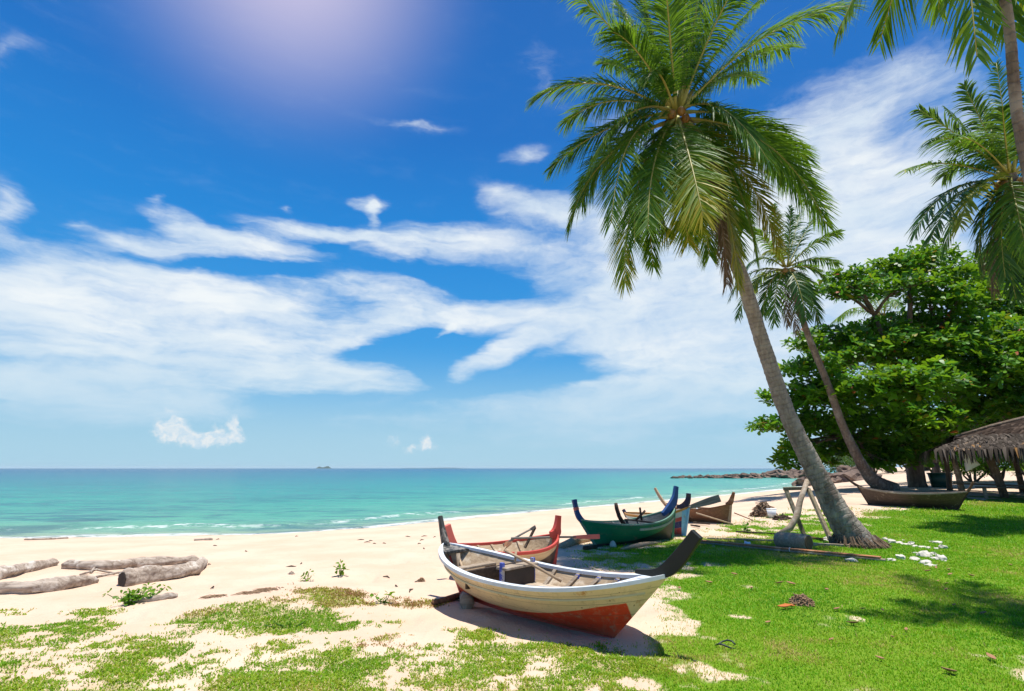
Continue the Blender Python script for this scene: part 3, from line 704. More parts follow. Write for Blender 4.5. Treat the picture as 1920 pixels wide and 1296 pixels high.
MB().box((0, 0, .10), (.10, .5, .19)).build('box_front', M_HOLLOW, bx); MB().box((0, 0, .215), (.17, .58, .03)).build('box_lid', M_GREYWOOD, bx, bevel=.006)
MB().box((0, .27, .13), (.05, .04, .3)).build('box_post', M_BLUEP, bx); MB().box((0, -.27, .13), (.05, .04, .3)).build('box_post', M_BLUEP, bx)
pole('bare wooden pole leaning across the cream boat from its engine box', [b1.w(-.46, .10, .66), b1.w(-.1, .2, .53), b1.w(.22, .36, .36)], .018, M_DRYWOOD)
pole('short forked stick propped upright on the cream boat engine box', [b1.w(-.36, .16, .40), b1.w(-.34, .17, .66)], .014, M_DRYWOOD, 'stick', 'stick')
pole('dry pole lying on the stern bottom boards of the cream boat', [b1.w(-1.28, .05, .50), b1.w(-1.0, -.1, .36), b1.w(-.74, -.16, .31)], .016, M_DRYWOOD)
pole('stubby mooring post standing in the stern of the cream boat', [b1.w(-1.19, .0, .2), b1.w(-1.24, .0, .56)], .026, M_GREYWOOD, 'mooring_post', 'post')
pole('grey batten lying along the bow inside of the cream boat', [b1.w(.42, -.12, .31), b1.w(1.0, .12, .46)], .016, M_GREYWOOD, 'batten', 'batten')

# --- the red-railed boat behind it
H_RED = hull_mat('cream_and_brown_hull_paint', (.58, .46, .28), (.055, .034, .026), [(0, .3), (.5, .42), (.72, .62), (1, .92)], rust=False)
b2 = Boat('wooden_boat', 'small cream boat with red rail and red bow post, just behind the nearest boat', at(1037, 1063), at(878, 1085), .26, .10, .64, .55, .50, .40, .03, 3.0, 2.2, .5)
b2.hull(H_RED, M_LINING); b2.gunwale(M_REDP, .06, .045, .02); b2.keelbar(M_DARKWOOD); b2.floor(.25, M_PALEFLOOR, 5, .08, .9)
for u in (.22, .36, .5, .62, .74): b2.rib(u, 1, M_LINING); b2.rib(u, -1, M_LINING)
b2.thwart(.24, .40, M_DRYWOOD, .05, .04)
b2.post(1, [(-.14, .02, .05), (-.03, .05, .085), (.0, .14, .06), (.02, .24, .045), (.035, .34, .04)], .085, M_REDP, 'bow_post')
b2.stem(1, M_REDP, .09, .07)
b2.post(-1, [(-.06, -.14, .05), (.0, .0, .06), (.07, .15, .055), (.14, .34, .055)], .08, M_PINKRED, 'stern_post'); b2.stem(-1, M_REDP, .06, .03, 'sternpost_rabbet')
MB().beam((.36, .18, .36), (.62, .24, .68), .035, .035).build('oar_rest', M_DARKWOOD, b2.root)
oar('oar with faded red blade jutting out past the red bow post', b2.w(.15, .30, .52), b2.w(1.75, -.2, .50), .52, .075, M_OARGREY, M_PINKRED)
oar('short paddle with brown blade lying inside the red-railed boat', b2.w(-.46, -.30, .30), b2.w(-.02, .08, .50), .22, .12, M_DRYWOOD, M_BROWNWOOD, name='paddle', up='flat')
oar('dark grey oar resting on the crutch near the red bow post', b2.w(.02, .34, .42), b2.w(.62, .22, .70), .12, .05, M_OARGREY, M_OARGREY)

# --- the green boat with blue end posts
H_GREEN = hull_mat('green_hull_paint', (.003, .23, .11), (.024, .04, .03), [(0, .06), (.2, .10), (.45, .22), (.7, .52), (.88, .8), (1, .95)], rust=False, seams=(.5, .8))
b3 = Boat('wooden_boat', 'dark green boat with blue upturned ends, in the middle of the row', at(1260, 1010), at(1116, 1026), .42, .14, .50, .74, .60, .46, .03, 2.6, 2.2, .5)
b3.hull(H_GREEN, M_DARKLIN); b3.gunwale(M_PALEGREEN, .05, .035, .015); b3.keelbar(M_DARKWOOD); b3.floor(.2, M_DARKLIN, 5)
b3.gunwale(M_CREAMP, .03, .05, .022, 0, 'rubbing_strake', .45, .95, .16)
for u in (.2, .32, .45, .58, .7): b3.rib(u, 1, M_DARKLIN); b3.rib(u, -1, M_DARKLIN)
b3.thwart(.35, .46, M_DARKWOOD, .1); b3.thwart(.6, .5, M_DARKWOOD, .1)
b3.post(1, [(-.40, -.12, .05), (-.18, .02, .085), (-.03, .14, .10), (.05, .28, .075), (.09, .42, .06), (.12, .54, .052)], .08, M_HORN, 'bow_post'); b3.stem(1, M_GREENP, .08, .06)
b3.post(-1, [(-.2, -.1, .04), (-.03, .02, .06), (.05, .14, .055), (.08, .24, .05)], .07, M_HORN, 'stern_post'); b3.stem(-1, M_PALEGREEN, .07, .04, 'sternpost_rabbet')
bp = b3.post(-1, [(.072, .215, .056), (.088, .28, .054)], .074, M_PINKRED, 'post_band')
b3.post(-1, [(.09, .283, .05), (.11, .36, .05), (.125, .44, .055)], .07, M_HORN, 'stern_post_tip')
pole('curved dark timber rib standing up inside the green boat', [b3.w(-.22, .1, .4), b3.w(-.36, .12, .62), b3.w(-.42, .12, .80), b3.w(-.44, .12, .92)], [.05, .05, .05, .04], M_DARKWOOD, 'loose_timber', 'timber')
pole('short knobbly stick across the middle of the green boat', [b3.w(.10, .05, .52), b3.w(.40, .05, .72)], .025, M_DARKWOOD, 'stick', 'stick')
pole('small upright peg by the stick in the green boat', [b3.w(.28, .05, .50), b3.w(.24, .05, .80)], .025, M_DARKWOOD, 'thole_peg', 'peg')

# --- the boat with red and navy stripes
H_STRIPE = hull_mat('striped_hull_paint', (.42, .56, .60), (.35, .32, .28), [(0, .06), (1, .06)], rust=False, seams=(.5,), bands=[(.06, .34, (.33, .045, .045)), (.34, .60, (.012, .022, .14)), (.60, .76, (.33, .05, .05))], bow=(.945, (.20, .50, .72)))
q = at(1284, 1006)
b4 = Boat('wooden_boat', 'boat with red and navy stripes and pale blue bow, behind the green boat', q, Vector((q.x - 1.05, q.y + 1.1, q.z)), .25, .16, .50, .70, .46, .44, .0, 2.6, 1.9, .4)
b4.hull(H_STRIPE, M_GREYWOOD); b4.gunwale(M_ORANGE, .05, .05, .015); b4.keelbar(M_GREYWOOD); b4.floor(.2, M_GREYWOOD, 5)
for u in (.25, .4, .55, .7): b4.rib(u, 1, M_GREYWOOD); b4.rib(u, -1, M_GREYWOOD)
b4.post(1, [(-.32, .0, .03), (-.1, .06, .08), (.0, .2, .06), (.03, .36, .05)], .075, M_NAVYPOST, 'bow_post'); b4.stem(1, paint_mat('sky_blue_stem_paint', (.20, .50, .72), (.35, .45, .5), .66), .08, .05)
b4.post(-1, [(-.06, -.1, .04), (.02, .03, .04), (.06, .10, .04)], .06, M_NAVYPOST, 'stern_post')
oar('broad grey oar blade raised between the blue post and the brown boat', pty(1242, 966, q.y + .3), pty(1350, 934, q.y - .1), .85, .17, M_OARGREY, M_OARGREY, .03)

# --- the bare brown boat
H_BROWN = hull_mat('bare_brown_hull_wood', (.27, .135, .07), (.11, .06, .035), [(0, .1), (1, .14)], rust=False, seams=(.2, .36, .52, .68, .84), planks=True)
b5 = Boat('wooden_boat', 'bare brown plank boat with upswept ends, farthest of the beach row', at(1368, 983), at(1268, 976), .42, .10, .44, .60, .50, .40, .03, 2.6, 2.0, .45)
b5.hull(H_BROWN, M_LINING); b5.gunwale(M_BROWNWOOD, .05, .04, .015); b5.keelbar(M_DARKWOOD); b5.floor(.2, M_GREYWOOD, 5)
for u in (.4, .52, .64, .75): b5.rib(u, 1, M_WHITE); b5.rib(u, -1, M_LINING)
b5.post(1, [(-.16, .0, .03), (-.02, .05, .07), (.06, .20, .05), (.13, .36, .03)], .07, M_BROWNWOOD, 'bow_post'); b5.stem(1, M_DRYWOOD, .07, .05)
b5.post(-1, [(-.1, -.1, .04), (.1, .12, .05), (.26, .34, .045), (.36, .50, .04)], .06, M_DRYWOOD, 'stern_post')
pole('long pale pole propped from the brown boat down to the sand', [pty(1305, 962, b5.root.location.y - .6), at(1374, 985) + Vector((0, 0, .03))], .022, M_DRYWOOD)
pole('thin stick sloping down from the brown bow to the grass edge', [pty(1377, 962, b5.root.location.y - .6), at(1412, 977) + Vector((0, 0, .02))], .016, M_BROWNWOOD, 'stick', 'stick')

# --- the dark boat under the trees
H_DARK = hull_mat('dark_weathered_hull_wood', (.105, .07, .05), (.05, .035, .028), [(0, .3), (.5, .35), (1, .4)], rust=False, seams=(.25, .45, .65, .85), planks=True)
b6 = Boat('wooden_boat', 'long dark weathered boat alone on the grass under the trees', at(1632, 947), at(1795, 957), .36, .30, .50, .70, .60, .50, .0, 2.4, 2.0, .5)
b6.hull(H_DARK, M_DARKWOOD); b6.gunwale(M_GREYWOOD, .05, .04, .015); b6.keelbar(M_DARKWOOD); b6.floor(.36, M_GREYWOOD, 6)
for u in (.2, .35, .5, .65, .8): b6.rib(u, 1, M_DARKWOOD); b6.rib(u, -1, M_DARKWOOD)
b6.thwart(.3, .50, M_GREYWOOD, .2); b6.thwart(.5, .48, M_GREYWOOD, .25); b6.thwart(.7, .52, M_GREYWOOD, .2)
b6.post(1, [(-.16, -.04, .04), (.05, .07, .045), (.25, .24, .035), (.42, .42, .03)], .06, M_DARKWOOD, 'bow_post'); b6.stem(1, M_DARKWOOD, .06, .05)
b6.post(-1, [(-.1, -.06, .04), (.03, .06, .04), (.12, .2, .035), (.18, .32, .03)], .06, M_BROWNWOOD, 'stern_post'); b6.stem(-1, M_DARKWOOD, .06, .05, 'sternpost_rabbet')
# ---------------------------------------------------------------- coconut palms
def bark_fn(c1, c2, ring=9.0, depth=.5):
    def fn(t):
        z = t.attr('along'); n = t.noise(t.obj, 5, 5, .65); f = t.noise(t.mapping(t.obj, scale=(1, 1, .25)), 16, 5, .7)
        w = t.math('FRACT', t.math('MULTIPLY_ADD', n, 1.5, t.math('MULTIPLY', z, ring)))
        groove = t.smooth(t.math('ABSOLUTE', t.math('SUBTRACT', w, .5)), .5, .30, 0, 1)
        col = t.mix(t.smooth(f, .3, .7), c1, c2); col = t.mix(t.math('MULTIPLY', t.math('MULTIPLY', t.math('SUBTRACT', 1, groove), t.smooth(n, .35, .6)), .42), col, tuple(x * .5 for x in c1))
        torn = t.math('MULTIPLY', t.smooth(t.noise(t.mapping(t.obj, scale=(1, 1, .6)), 3.2, 6, .72), .5, .56), t.smooth(z, 4.2, 1.2))
        col = t.mix(t.math('MULTIPLY', torn, .55), col, (.13, .085, .065)); col = t.mix(t.math('MULTIPLY', t.math('MULTIPLY', t.smooth(f, .55, .7), t.smooth(z, 4.5, 1)), .6), col, (.46, .37, .32))
        col = t.mix(t.math('MULTIPLY', t.smooth(t.noise(t.obj, 1.8, 4), .5, .68), .55), col, (.40, .36, .30))
        h = t.math('ADD', t.math('SUBTRACT', t.math('MULTIPLY', groove, depth * .7), t.math('MULTIPLY', torn, 1.6)), t.math('MULTIPLY', f, .9))
        pset(t, col=col, rough=.9, spec=.15, normal=t.bump(h, .7, .03))
    return fn
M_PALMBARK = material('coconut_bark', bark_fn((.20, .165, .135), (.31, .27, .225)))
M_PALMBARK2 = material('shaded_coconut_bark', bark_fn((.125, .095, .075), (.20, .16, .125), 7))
M_FROND = material('palm_leaflets', lambda t: leafy(t, [(0, (.012, .062, .010)), (.35, (.03, .115, .012)), (.65, (.085, .20, .012)), (.85, (.20, .27, .015)), (1, (.40, .33, .03))], .38, .5))
M_FROND_GOLD = material('yellowing_palm_leaflets', lambda t: leafy(t, [(0, (.07, .12, .012)), (.4, (.16, .19, .015)), (.75, (.34, .27, .02)), (1, (.40, .24, .05))], .38, .42))
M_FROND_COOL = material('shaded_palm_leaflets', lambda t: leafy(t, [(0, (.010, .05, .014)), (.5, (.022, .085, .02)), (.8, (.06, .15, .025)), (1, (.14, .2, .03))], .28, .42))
M_FROND_DEAD = material('dead_palm_leaflets', lambda t: leafy(t, [(0, (.06, .04, .03)), (.5, (.13, .085, .055)), (1, (.22, .15, .09))], .12, .8))
M_RACHIS = material('palm_leaf_stalk', lambda t: pset(t, col=t.mix(t.noise(t.obj, 3, 3), (.22, .24, .03), (.36, .30, .07)), rough=.5))
M_RACHIS_DEAD = material('dead_palm_leaf_stalk', lambda t: pset(t, col=t.mix(t.noise(t.obj, 3, 3), (.14, .085, .05), (.24, .16, .10)), rough=.8))
M_COCONUT = material('coconut_husk', lambda t: pset(t, col=t.mix(t.noise(t.obj, 4, 4), (.22, .13, .02), (.30, .14, .03)), rough=.45))
M_FIBRE = material('palm_fibre', lambda t: pset(t, col=t.mix(t.smooth(t.noise(t.mapping(t.obj, scale=(8, 8, 1)), 4, 5), .35, .65), (.10, .06, .035), (.24, .16, .10)), rough=.95))

def frond_data(p0, p1, p2, n=62, leaf=.78, seed=0, droop=.55, gold=0.0, wid=.042, fold=.55, ragged=.0, start=.11):
    """one feather leaf along a Bezier p0-p1-p2; returns leaflet mesh and stalk mesh arrays"""
    g = np.random.default_rng(seed); p0, p1, p2 = (np.array(p, float) for p in (p0, p1, p2))
    B = lambda s: ((1 - s) ** 2)[:, None] * p0 + (2 * s * (1 - s))[:, None] * p1 + (s ** 2)[:, None] * p2
    T = lambda s: (2 * (1 - s))[:, None] * (p1 - p0) + (2 * s)[:, None] * (p2 - p1)
    s = np.repeat(np.linspace(start, .995, n), 2); side = np.tile([1., -1.], n); s = np.clip(s + g.normal(0, .003, len(s)), start, 1)
    base = B(s); t = T(s); t /= np.linalg.norm(t, axis=1)[:, None]
    up = np.array([0, 0, 1.]); N = up - t * t[:, 2:3]; nl = np.linalg.norm(N, axis=1)
    hor = np.array([t[0][0], t[0][1], 0]); hor /= max(np.linalg.norm(hor), .05)
    N = N + hor * np.maximum(.35 - nl, 0)[:, None] * 1.2; N /= np.linalg.norm(N, axis=1)[:, None] + 1e-9
    S = np.cross(t, N); S /= np.linalg.norm(S, axis=1)[:, None]
    ro = g.normal(0, .12) + g.normal(0, .25) * s; N, S = N * np.cos(ro)[:, None] + S * np.sin(ro)[:, None], S * np.cos(ro)[:, None] - N * np.sin(ro)[:, None]
    alpha = R(62) - s * R(34) + g.normal(0, R(5), len(s)) + R(7) * np.sin(s * g.uniform(20, 40) + g.uniform(0, 6))
    fd = fold * (.55 - s * .5) + g.normal(0, .09, len(s))
    d = (S * side[:, None]) * np.cos(fd)[:, None] * np.sin(alpha)[:, None] + N * (np.sin(fd) * np.sin(alpha))[:, None] + t * np.cos(alpha)[:, None]
    d /= np.linalg.norm(d, axis=1)[:, None]
    prof = np.sin(np.pi * np.clip(.13 + .80 * (s - start) / (1 - start), 0, 1)) ** .62
    L = leaf * prof * (1 + g.normal(0, .07, len(s)))
    if ragged: L *= np.where(g.random(len(s)) < ragged, g.uniform(.2, .7, len(s)), 1)
    dr = droop * (1 + g.normal(0, .22, len(s))) * (.75 + .5 * (1 - s))
    wv = np.cross(d, np.cross(t, d) + .25 * N); wv = t - d * (t * d).sum(1)[:, None]; wv /= np.linalg.norm(wv, axis=1)[:, None] + 1e-9
    wv = wv + N * g.normal(0, .35, len(s))[:, None]; wv /= np.linalg.norm(wv, axis=1)[:, None]
    qs = np.array([0, .3, .62, 1.0]); ws = np.array([.55, 1.0, .8, .06]); V = []
    for q, w in zip(qs, ws):
        c = base + d * (L * q)[:, None] - up * (L * dr * q * q)[:, None]
        c = c + (t * (-.08 * L * q * q)[:, None])
        V += [c - wv * (wid * w / 2), c + wv * (wid * w / 2)]
    V = np.stack(V, 1).reshape(-1, 3); k = np.arange(len(s))[:, None] * 8
    F = np.concatenate([k + np.array([[2 * i, 2 * i + 1, 2 * i + 3, 2 * i + 2]]) for i in range(3)])
    tint = np.clip(.32 + g.normal(0, .13, len(s)) + gold * (.25 + .75 * s) + .12 * s, 0, 1)
    tint = np.repeat(tint, 8) + np.tile([0, 0, 0, 0, .05, .05, .2, .2], len(s))
    return V, F, np.clip(tint, 0, 1), B
def frond(root, p0, p1, p2, name='frond', kind='green', r=.032, **kw):
    mats = dict(cool=(M_FROND_COOL, M_RACHIS), green=(M_FROND, M_RACHIS), gold=(M_FROND_GOLD, M_RACHIS), dead=(M_FROND_DEAD, M_RACHIS_DEAD))[kind]
    V, F, tint, B = frond_data(p0, p1, p2, **kw)
    o = link(name, np_mesh(name, V, F, dict(tint=tint)), mats[0], root)
    ss = np.linspace(0, 1, 14); pts = B(ss)
    st = MB().tube([Vector(p) for p in pts], [max(.007, r * (1 - .82 * q)) * (1.5 if q < .08 else 1) for q in ss], 5).build('stalk', mats[1], o, True)
    return o
def palm_trunk(root, pts, rads, mat, seed=0, sides=18, name='trunk'):
    """ringed trunk along a Catmull-Rom curve through pts (local to root)"""
    g = random.Random(seed); P = [Vector(p) for p in pts]; C = []; Rr = []
    for i in range(len(P) - 1):
        a, b, c, d = P[max(i - 1, 0)], P[i], P[i + 1], P[min(i + 2, len(P) - 1)]
        m = max(4, int((c - b).length / .05))
        for k in range(m):
            q = k / m; C.append(.5 * (2 * b + (c - a) * q + (2 * a - 5 * b + 4 * c - d) * q * q + (3 * b - a - 3 * c + d) * q ** 3)); Rr.append(rads[i] + (rads[i + 1] - rads[i]) * q)
    C.append(P[-1]); Rr.append(rads[-1])
    V = []; A = []; n = sides; L = 0; sv = Vector((1, 0, 0))
    from mathutils import noise
    for i, c in enumerate(C):
        d = (C[min(i + 1, len(C) - 1)] - C[max(i - 1, 0)]).normalized(); sv = (sv - d * sv.dot(d)).normalized(); u = d.cross(sv)
        if i: L += (c - C[i - 1]).length
        ring = .022 * math.sin(L * 2 * math.pi / .14 + g.random() * .8)
        for k in range(n):
            a = 2 * math.pi * k / n; e = sv * math.cos(a) + u * math.sin(a)
            r = Rr[i] * (1 + ring + .07 * noise.noise((c + e * .4) * 2.2 + Vector((seed, 0, 0))) + .05 * noise.noise((c + e * .3) * 7))
            V.append(c + e * r); A.append(L)
    m = len(C); F = [(i * n + k, i * n + (k + 1) % n, (i + 1) * n + (k + 1) % n, (i + 1) * n + k) for i in range(m - 1) for k in range(n)]
    return link(name, np_mesh(name, np.array([tuple(v) for v in V]), np.array(F), dict(along=A)), mat, root, True)
def root_skirt(root, r, h, seed, tilt=Vector((0, 0, 0)), n=160):
    g = random.Random(seed); mb = MB()
    for i in range(n):
        a = g.random() * 2 * math.pi; e = Vector((math.cos(a), math.sin(a), 0)); z = h * (.3 + .7 * g.random())
        p = e * r * .86 + Vector((0, 0, z)) + tilt * z; q = e * r * (1.05 + .35 * g.random()) + Vector((g.uniform(-.03, .03), g.uniform(-.03, .03), -.03))
        m = (p + q) / 2 + e * .04; mb.tube([p, m, q], [.010, .012, .008], 4)
    return mb.build('roots', M_FIBRE, root)
def crown(root, top, count, length, seed, leaf=.72, n=44, golden=2, dead=2, lean=Vector((0, 0, 0)), wid=.045, low=-60):
    """a generic spiral of fronds, from upright new leaves to hanging old ones"""
    g = random.Random(seed); top = Vector(top)
    for i in range(count):
        f = i / (count - 1); az = i * 2.39996 + g.uniform(-.25, .25); el = R(80 - (80 - low) * f ** .85 + g.uniform(-8, 8)); L = length * g.uniform(.85, 1.1) * (.8 + .2 * math.sin(math.pi * min(1, f + .25)))
        d = Vector((math.cos(az) * math.cos(el), math.sin(az) * math.cos(el), math.sin(el))) + lean * .3; h = Vector((math.cos(az), math.sin(az), 0))
        p0 = top + Vector((0, 0, -.12 - .25 * f)) + h * .1; p1 = p0 + d * L * .55 + Vector((0, 0, .10 * L)); sag = .30 + .45 * f
        p2 = p0 + d * L * .85 + h * L * .12 - Vector((0, 0, sag * L * (.55 + .45 * math.cos(el))))
        kind = 'dead' if i >= count - dead else ('gold' if i >= count - dead - golden else 'green')
        frond(root, p0, p1, p2, kind=kind, n=n, leaf=leaf * (.75 if kind == 'dead' else 1), seed=seed * 100 + i, droop=.5 + .5 * f + (.6 if kind == 'dead' else 0), wid=wid * (.7 if kind == 'dead' else 1), gold=.05 * g.random() + .2 * max(0, f - .6))
def coconuts(root, top, n, seed, r=.13):
    g = random.Random(seed); top = Vector(top)
    for i in range(n):
        a = 2 * math.pi * i / n + g.uniform(-.3, .3); vs, fs = blob(seed + i, r, (1, 1, 1.2), 2, .05)
        c = top + Vector((math.cos(a) * r * 2.1, math.sin(a) * r * 2.1, -.3 - g.random() * .15)); MB().add([v + c for v in vs], fs).build('coconut', M_COCONUT, root, True)

def hand_crown(root, C, base, depth, tips, seed, leaf, wid, n):
    """fronds reaching measured tips: (tip in the photo, tip depth offset, arch lift in metres, kind)"""
    for i, ((px, py), dy, lift, kind) in enumerate(tips):
        tip = pty(px, py, depth + dy) - base; a = math.atan2(tip.y - C.y, tip.x - C.x); down = tip.z < C.z
        p0 = C + Vector((math.cos(a) * .1, math.sin(a) * .1, -.15 if down else 0)); mid = p0.lerp(tip, .52) + Vector((math.cos(a) * (.4 if down else .1), math.sin(a) * (.4 if down else .1), lift))
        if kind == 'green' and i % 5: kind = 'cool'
        frond(root, p0, mid, tip, kind=kind, n=n, leaf=leaf * (.6 if kind == 'dead' else 1), seed=seed * 100 + i, droop=(.4 if down else .5) + (.5 if kind == 'dead' else 0), wid=wid * (.7 if kind == 'dead' else 1), gold=.1 if i % 4 == 0 else 0, ragged=.05)

# --- the big leaning palm
PB = at(1618, 1026); PB.z -= .03
PD = 11.0     # distance ahead of the crown
PC = pty(1268, 212, PD)
palm1 = empty('coconut_palm', PB); tag(palm1, 'tall coconut palm leaning left over the boats, its root mass by the white stones', 'palm tree', 'coconut palms')
def l1(px, py, y): return pty(px, py, y) - PB
ys = [PB.y, PB.y + .05, PB.y + .1, PB.y + .05, PB.y - .1, PB.y - .35, PB.y - .6, PD]
tp = [(1625, 1035), (1585, 985), (1540, 905), (1478, 780), (1432, 650), (1396, 535), (1352, 420), (1275, 225)]
palm_trunk(palm1, [l1(a, b, y) for (a, b), y in zip(tp, ys)], [.37, .295, .22, .185, .168, .158, .148, .14], M_PALMBARK, 3, 22)
root_skirt(palm1, .46, .30, 5, Vector((-.5, .0, 0)), 260)
C1 = PC - PB
# every frond: tip in the photo, depth of its tip relative to the crown, lift of the arch (px), kind, leaf length
FR = [((1058, -25), -.3, 60, 'green', .85), ((998, 186), .4, 85, 'green', .72), ((1030, 318), .9, 45, 'green', .62), ((1066, 425), .5, 60, 'green', .72), ((1146, 418), -1.4, 95, 'green', .68),
      ((1172, 530), -.2, 30, 'green', .72), ((1318, 405), -1.9, -10, 'green', .74), ((1290, 455), -.8, 0, 'green', .70), ((1420, 490), -.6, 55, 'green', .66), ((1462, 470), .7, 70, 'gold', .62), ((1190, 455), -.9, 45, 'green', .7), ((1225, 500), .6, 25, 'green', .6), ((1170, -120), 1.0, 20, 'green', .9), ((1400, -140), .8, 20, 'green', .9), ((1215, 430), -1.7, 20, 'green', .6), ((1110, 300), -1.2, 70, 'green', .7), ((1440, 300), -1.3, 80, 'green', .75), ((1150, 60), -.9, 50, 'green', .8), ((1480, 90), 1.2, 60, 'green', .85), ((1060, 230), 1.4, 70, 'green', .7), ((1300, -60), 1.0, 0, 'green', .9), ((1300, 440), .8, 10, 'green', .7), ((1250, 440), .2, 10, 'green', .7),
      ((1364, 535), .2, 30, 'dead', .42), ((1515, 300), .7, 60, 'green', .72), ((1540, 400), -.6, 85, 'green', .85), ((1552, 425), .9, 110, 'green', .75), ((1578, 15), -.7, 75, 'green', 1.15), ((1240, -150), .2, 10, 'green', .95), ((1330, -160), -.6, 10, 'green', .9), ((1275, -120), 1.9, 0, 'green', .95), ((1120, -60), 1.2, 40, 'green', .85), ((1400, -60), -1.2, 40, 'green', .85), ((1480, 340), 1.6, 70, 'green', .8), ((1090, 380), 1.5, 60, 'green', .75), ((1380, 470), 1.3, 40, 'green', .75),
      ((1445, -15), .6, 50, 'green', .62), ((1295, -190), .9, 0, 'green', .95), ((1195, -60), .6, 20, 'green', .80), ((1214, 150), -1.3, 70, 'green', .42), ((1345, -120), 1.4, 10, 'green', .88),
      ((1245, -70), -1.6, 10, 'green', .8), ((1330, 480), 1.5, 20, 'green', .7), ((1395, 430), 1.8, 60, 'green', .7), ((1130, 120), 1.8, 60, 'green', .7),
      ((1420, 150), 1.9, 70, 'green', .7), ((1385, 545), -.5, 40, 'gold', .55), ((1160, 10), 1.5, 40, 'green', .8)]
g_ = random.Random(4)
for i, ((px, py), dy, lift, kind, leaf) in enumerate(FR):
    tip = pty(px, py, PD + dy) - PB; a = math.atan2(tip.y - C1.y, tip.x - C1.x); down = py > 330
    p0 = C1 + Vector((math.cos(a) * .10, math.sin(a) * .10, -.18 if down else .02)); mid = (p0 + tip) / 2
    k = .55 if down else .5; mid = p0.lerp(tip, k) + Vector((math.cos(a) * (.55 if down else .1), math.sin(a) * (.35 if down else .1), lift / 75.0 + .12))
    frond(palm1, p0, mid, tip, kind=kind, n=150, leaf=leaf * 1.25, seed=500 + i, droop=(.32 if down else .45) + (.5 if kind == 'dead' else 0), gold=(.36 if i == 6 else .3 if i in (5, 7, 12, 13) else .08 if i % 3 == 0 else 0.0) + (.1 if py > 380 else 0), wid=.027 if kind != 'dead' else .026, r=.036, fold=.5, ragged=.09)
coconuts(palm1, C1 + Vector((-.05, -.1, .16)), 5, 21, .10)
for i in range(9):   # old flower stalks and sheath fibre under the leaves
    a = i * .7; MB().tube([C1 + Vector((0, 0, -.2)), C1 + Vector((math.cos(a) * .25, math.sin(a) * .25, -.15)), C1 + Vector((math.cos(a) * .45, math.sin(a) * .45, -.4 - .1 * (i % 3)))], [.02, .016, .008], 5).build('flower_stalk', M_FIBRE, palm1, True)

# --- the palm leaning behind the tree
B2 = at(1662, 919); B2.z -= .05
palm2 = empty('coconut_palm', B2); tag(palm2, 'curved slimmer coconut palm leaning left out of the broad leafy tree', 'palm tree', 'coconut palms')
tp = [(1668, 922), (1628, 890), (1585, 810), (1552, 720), (1512, 620), (1478, 508)]
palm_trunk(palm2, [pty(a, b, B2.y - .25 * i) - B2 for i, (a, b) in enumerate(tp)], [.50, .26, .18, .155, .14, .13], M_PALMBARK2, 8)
C2 = pty(1474, 500, B2.y - 1.4) - B2
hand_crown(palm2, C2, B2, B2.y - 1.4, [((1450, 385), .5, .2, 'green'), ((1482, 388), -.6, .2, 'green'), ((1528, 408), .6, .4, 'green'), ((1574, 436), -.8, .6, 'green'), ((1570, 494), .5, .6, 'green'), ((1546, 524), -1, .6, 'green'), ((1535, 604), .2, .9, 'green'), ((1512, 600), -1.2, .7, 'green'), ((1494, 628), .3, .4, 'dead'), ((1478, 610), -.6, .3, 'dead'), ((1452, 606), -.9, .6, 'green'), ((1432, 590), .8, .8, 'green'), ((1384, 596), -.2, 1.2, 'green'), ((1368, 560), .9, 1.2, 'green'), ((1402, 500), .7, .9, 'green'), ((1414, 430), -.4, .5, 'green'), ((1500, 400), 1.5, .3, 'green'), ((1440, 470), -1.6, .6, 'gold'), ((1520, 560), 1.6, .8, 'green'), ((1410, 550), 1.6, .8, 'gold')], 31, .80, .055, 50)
coconuts(palm2, C2, 5, 33, .15)

# --- the palm whose crown spreads in from the right edge
B3 = Vector((16.6, 15.6, gz(16.6, 15.6) - .05))
palm3 = empty('coconut_palm', B3); tag(palm3, 'coconut palm at the right edge, big crown in front of the hazy sky', 'palm tree', 'coconut palms')
C3 = pty(1893, 328, 15.2) - B3
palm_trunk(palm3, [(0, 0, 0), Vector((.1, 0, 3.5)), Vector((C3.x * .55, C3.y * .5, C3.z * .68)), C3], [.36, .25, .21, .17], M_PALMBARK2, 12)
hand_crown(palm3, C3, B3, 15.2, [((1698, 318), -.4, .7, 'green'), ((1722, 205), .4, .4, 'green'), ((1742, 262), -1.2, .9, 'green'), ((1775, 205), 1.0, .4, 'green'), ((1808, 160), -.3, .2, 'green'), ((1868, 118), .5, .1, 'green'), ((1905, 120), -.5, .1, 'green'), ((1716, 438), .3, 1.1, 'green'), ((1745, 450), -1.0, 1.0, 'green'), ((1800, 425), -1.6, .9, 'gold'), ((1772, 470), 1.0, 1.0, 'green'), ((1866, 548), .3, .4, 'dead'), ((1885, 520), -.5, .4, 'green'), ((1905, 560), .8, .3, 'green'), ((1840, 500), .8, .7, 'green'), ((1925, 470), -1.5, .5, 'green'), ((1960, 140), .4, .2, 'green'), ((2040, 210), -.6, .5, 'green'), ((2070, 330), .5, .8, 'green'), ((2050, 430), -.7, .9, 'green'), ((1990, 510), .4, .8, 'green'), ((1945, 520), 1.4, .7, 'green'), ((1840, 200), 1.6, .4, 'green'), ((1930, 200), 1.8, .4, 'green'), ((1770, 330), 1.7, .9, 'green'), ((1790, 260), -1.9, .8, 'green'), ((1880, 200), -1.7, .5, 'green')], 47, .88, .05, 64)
coconuts(palm3, C3, 5, 49, .14)

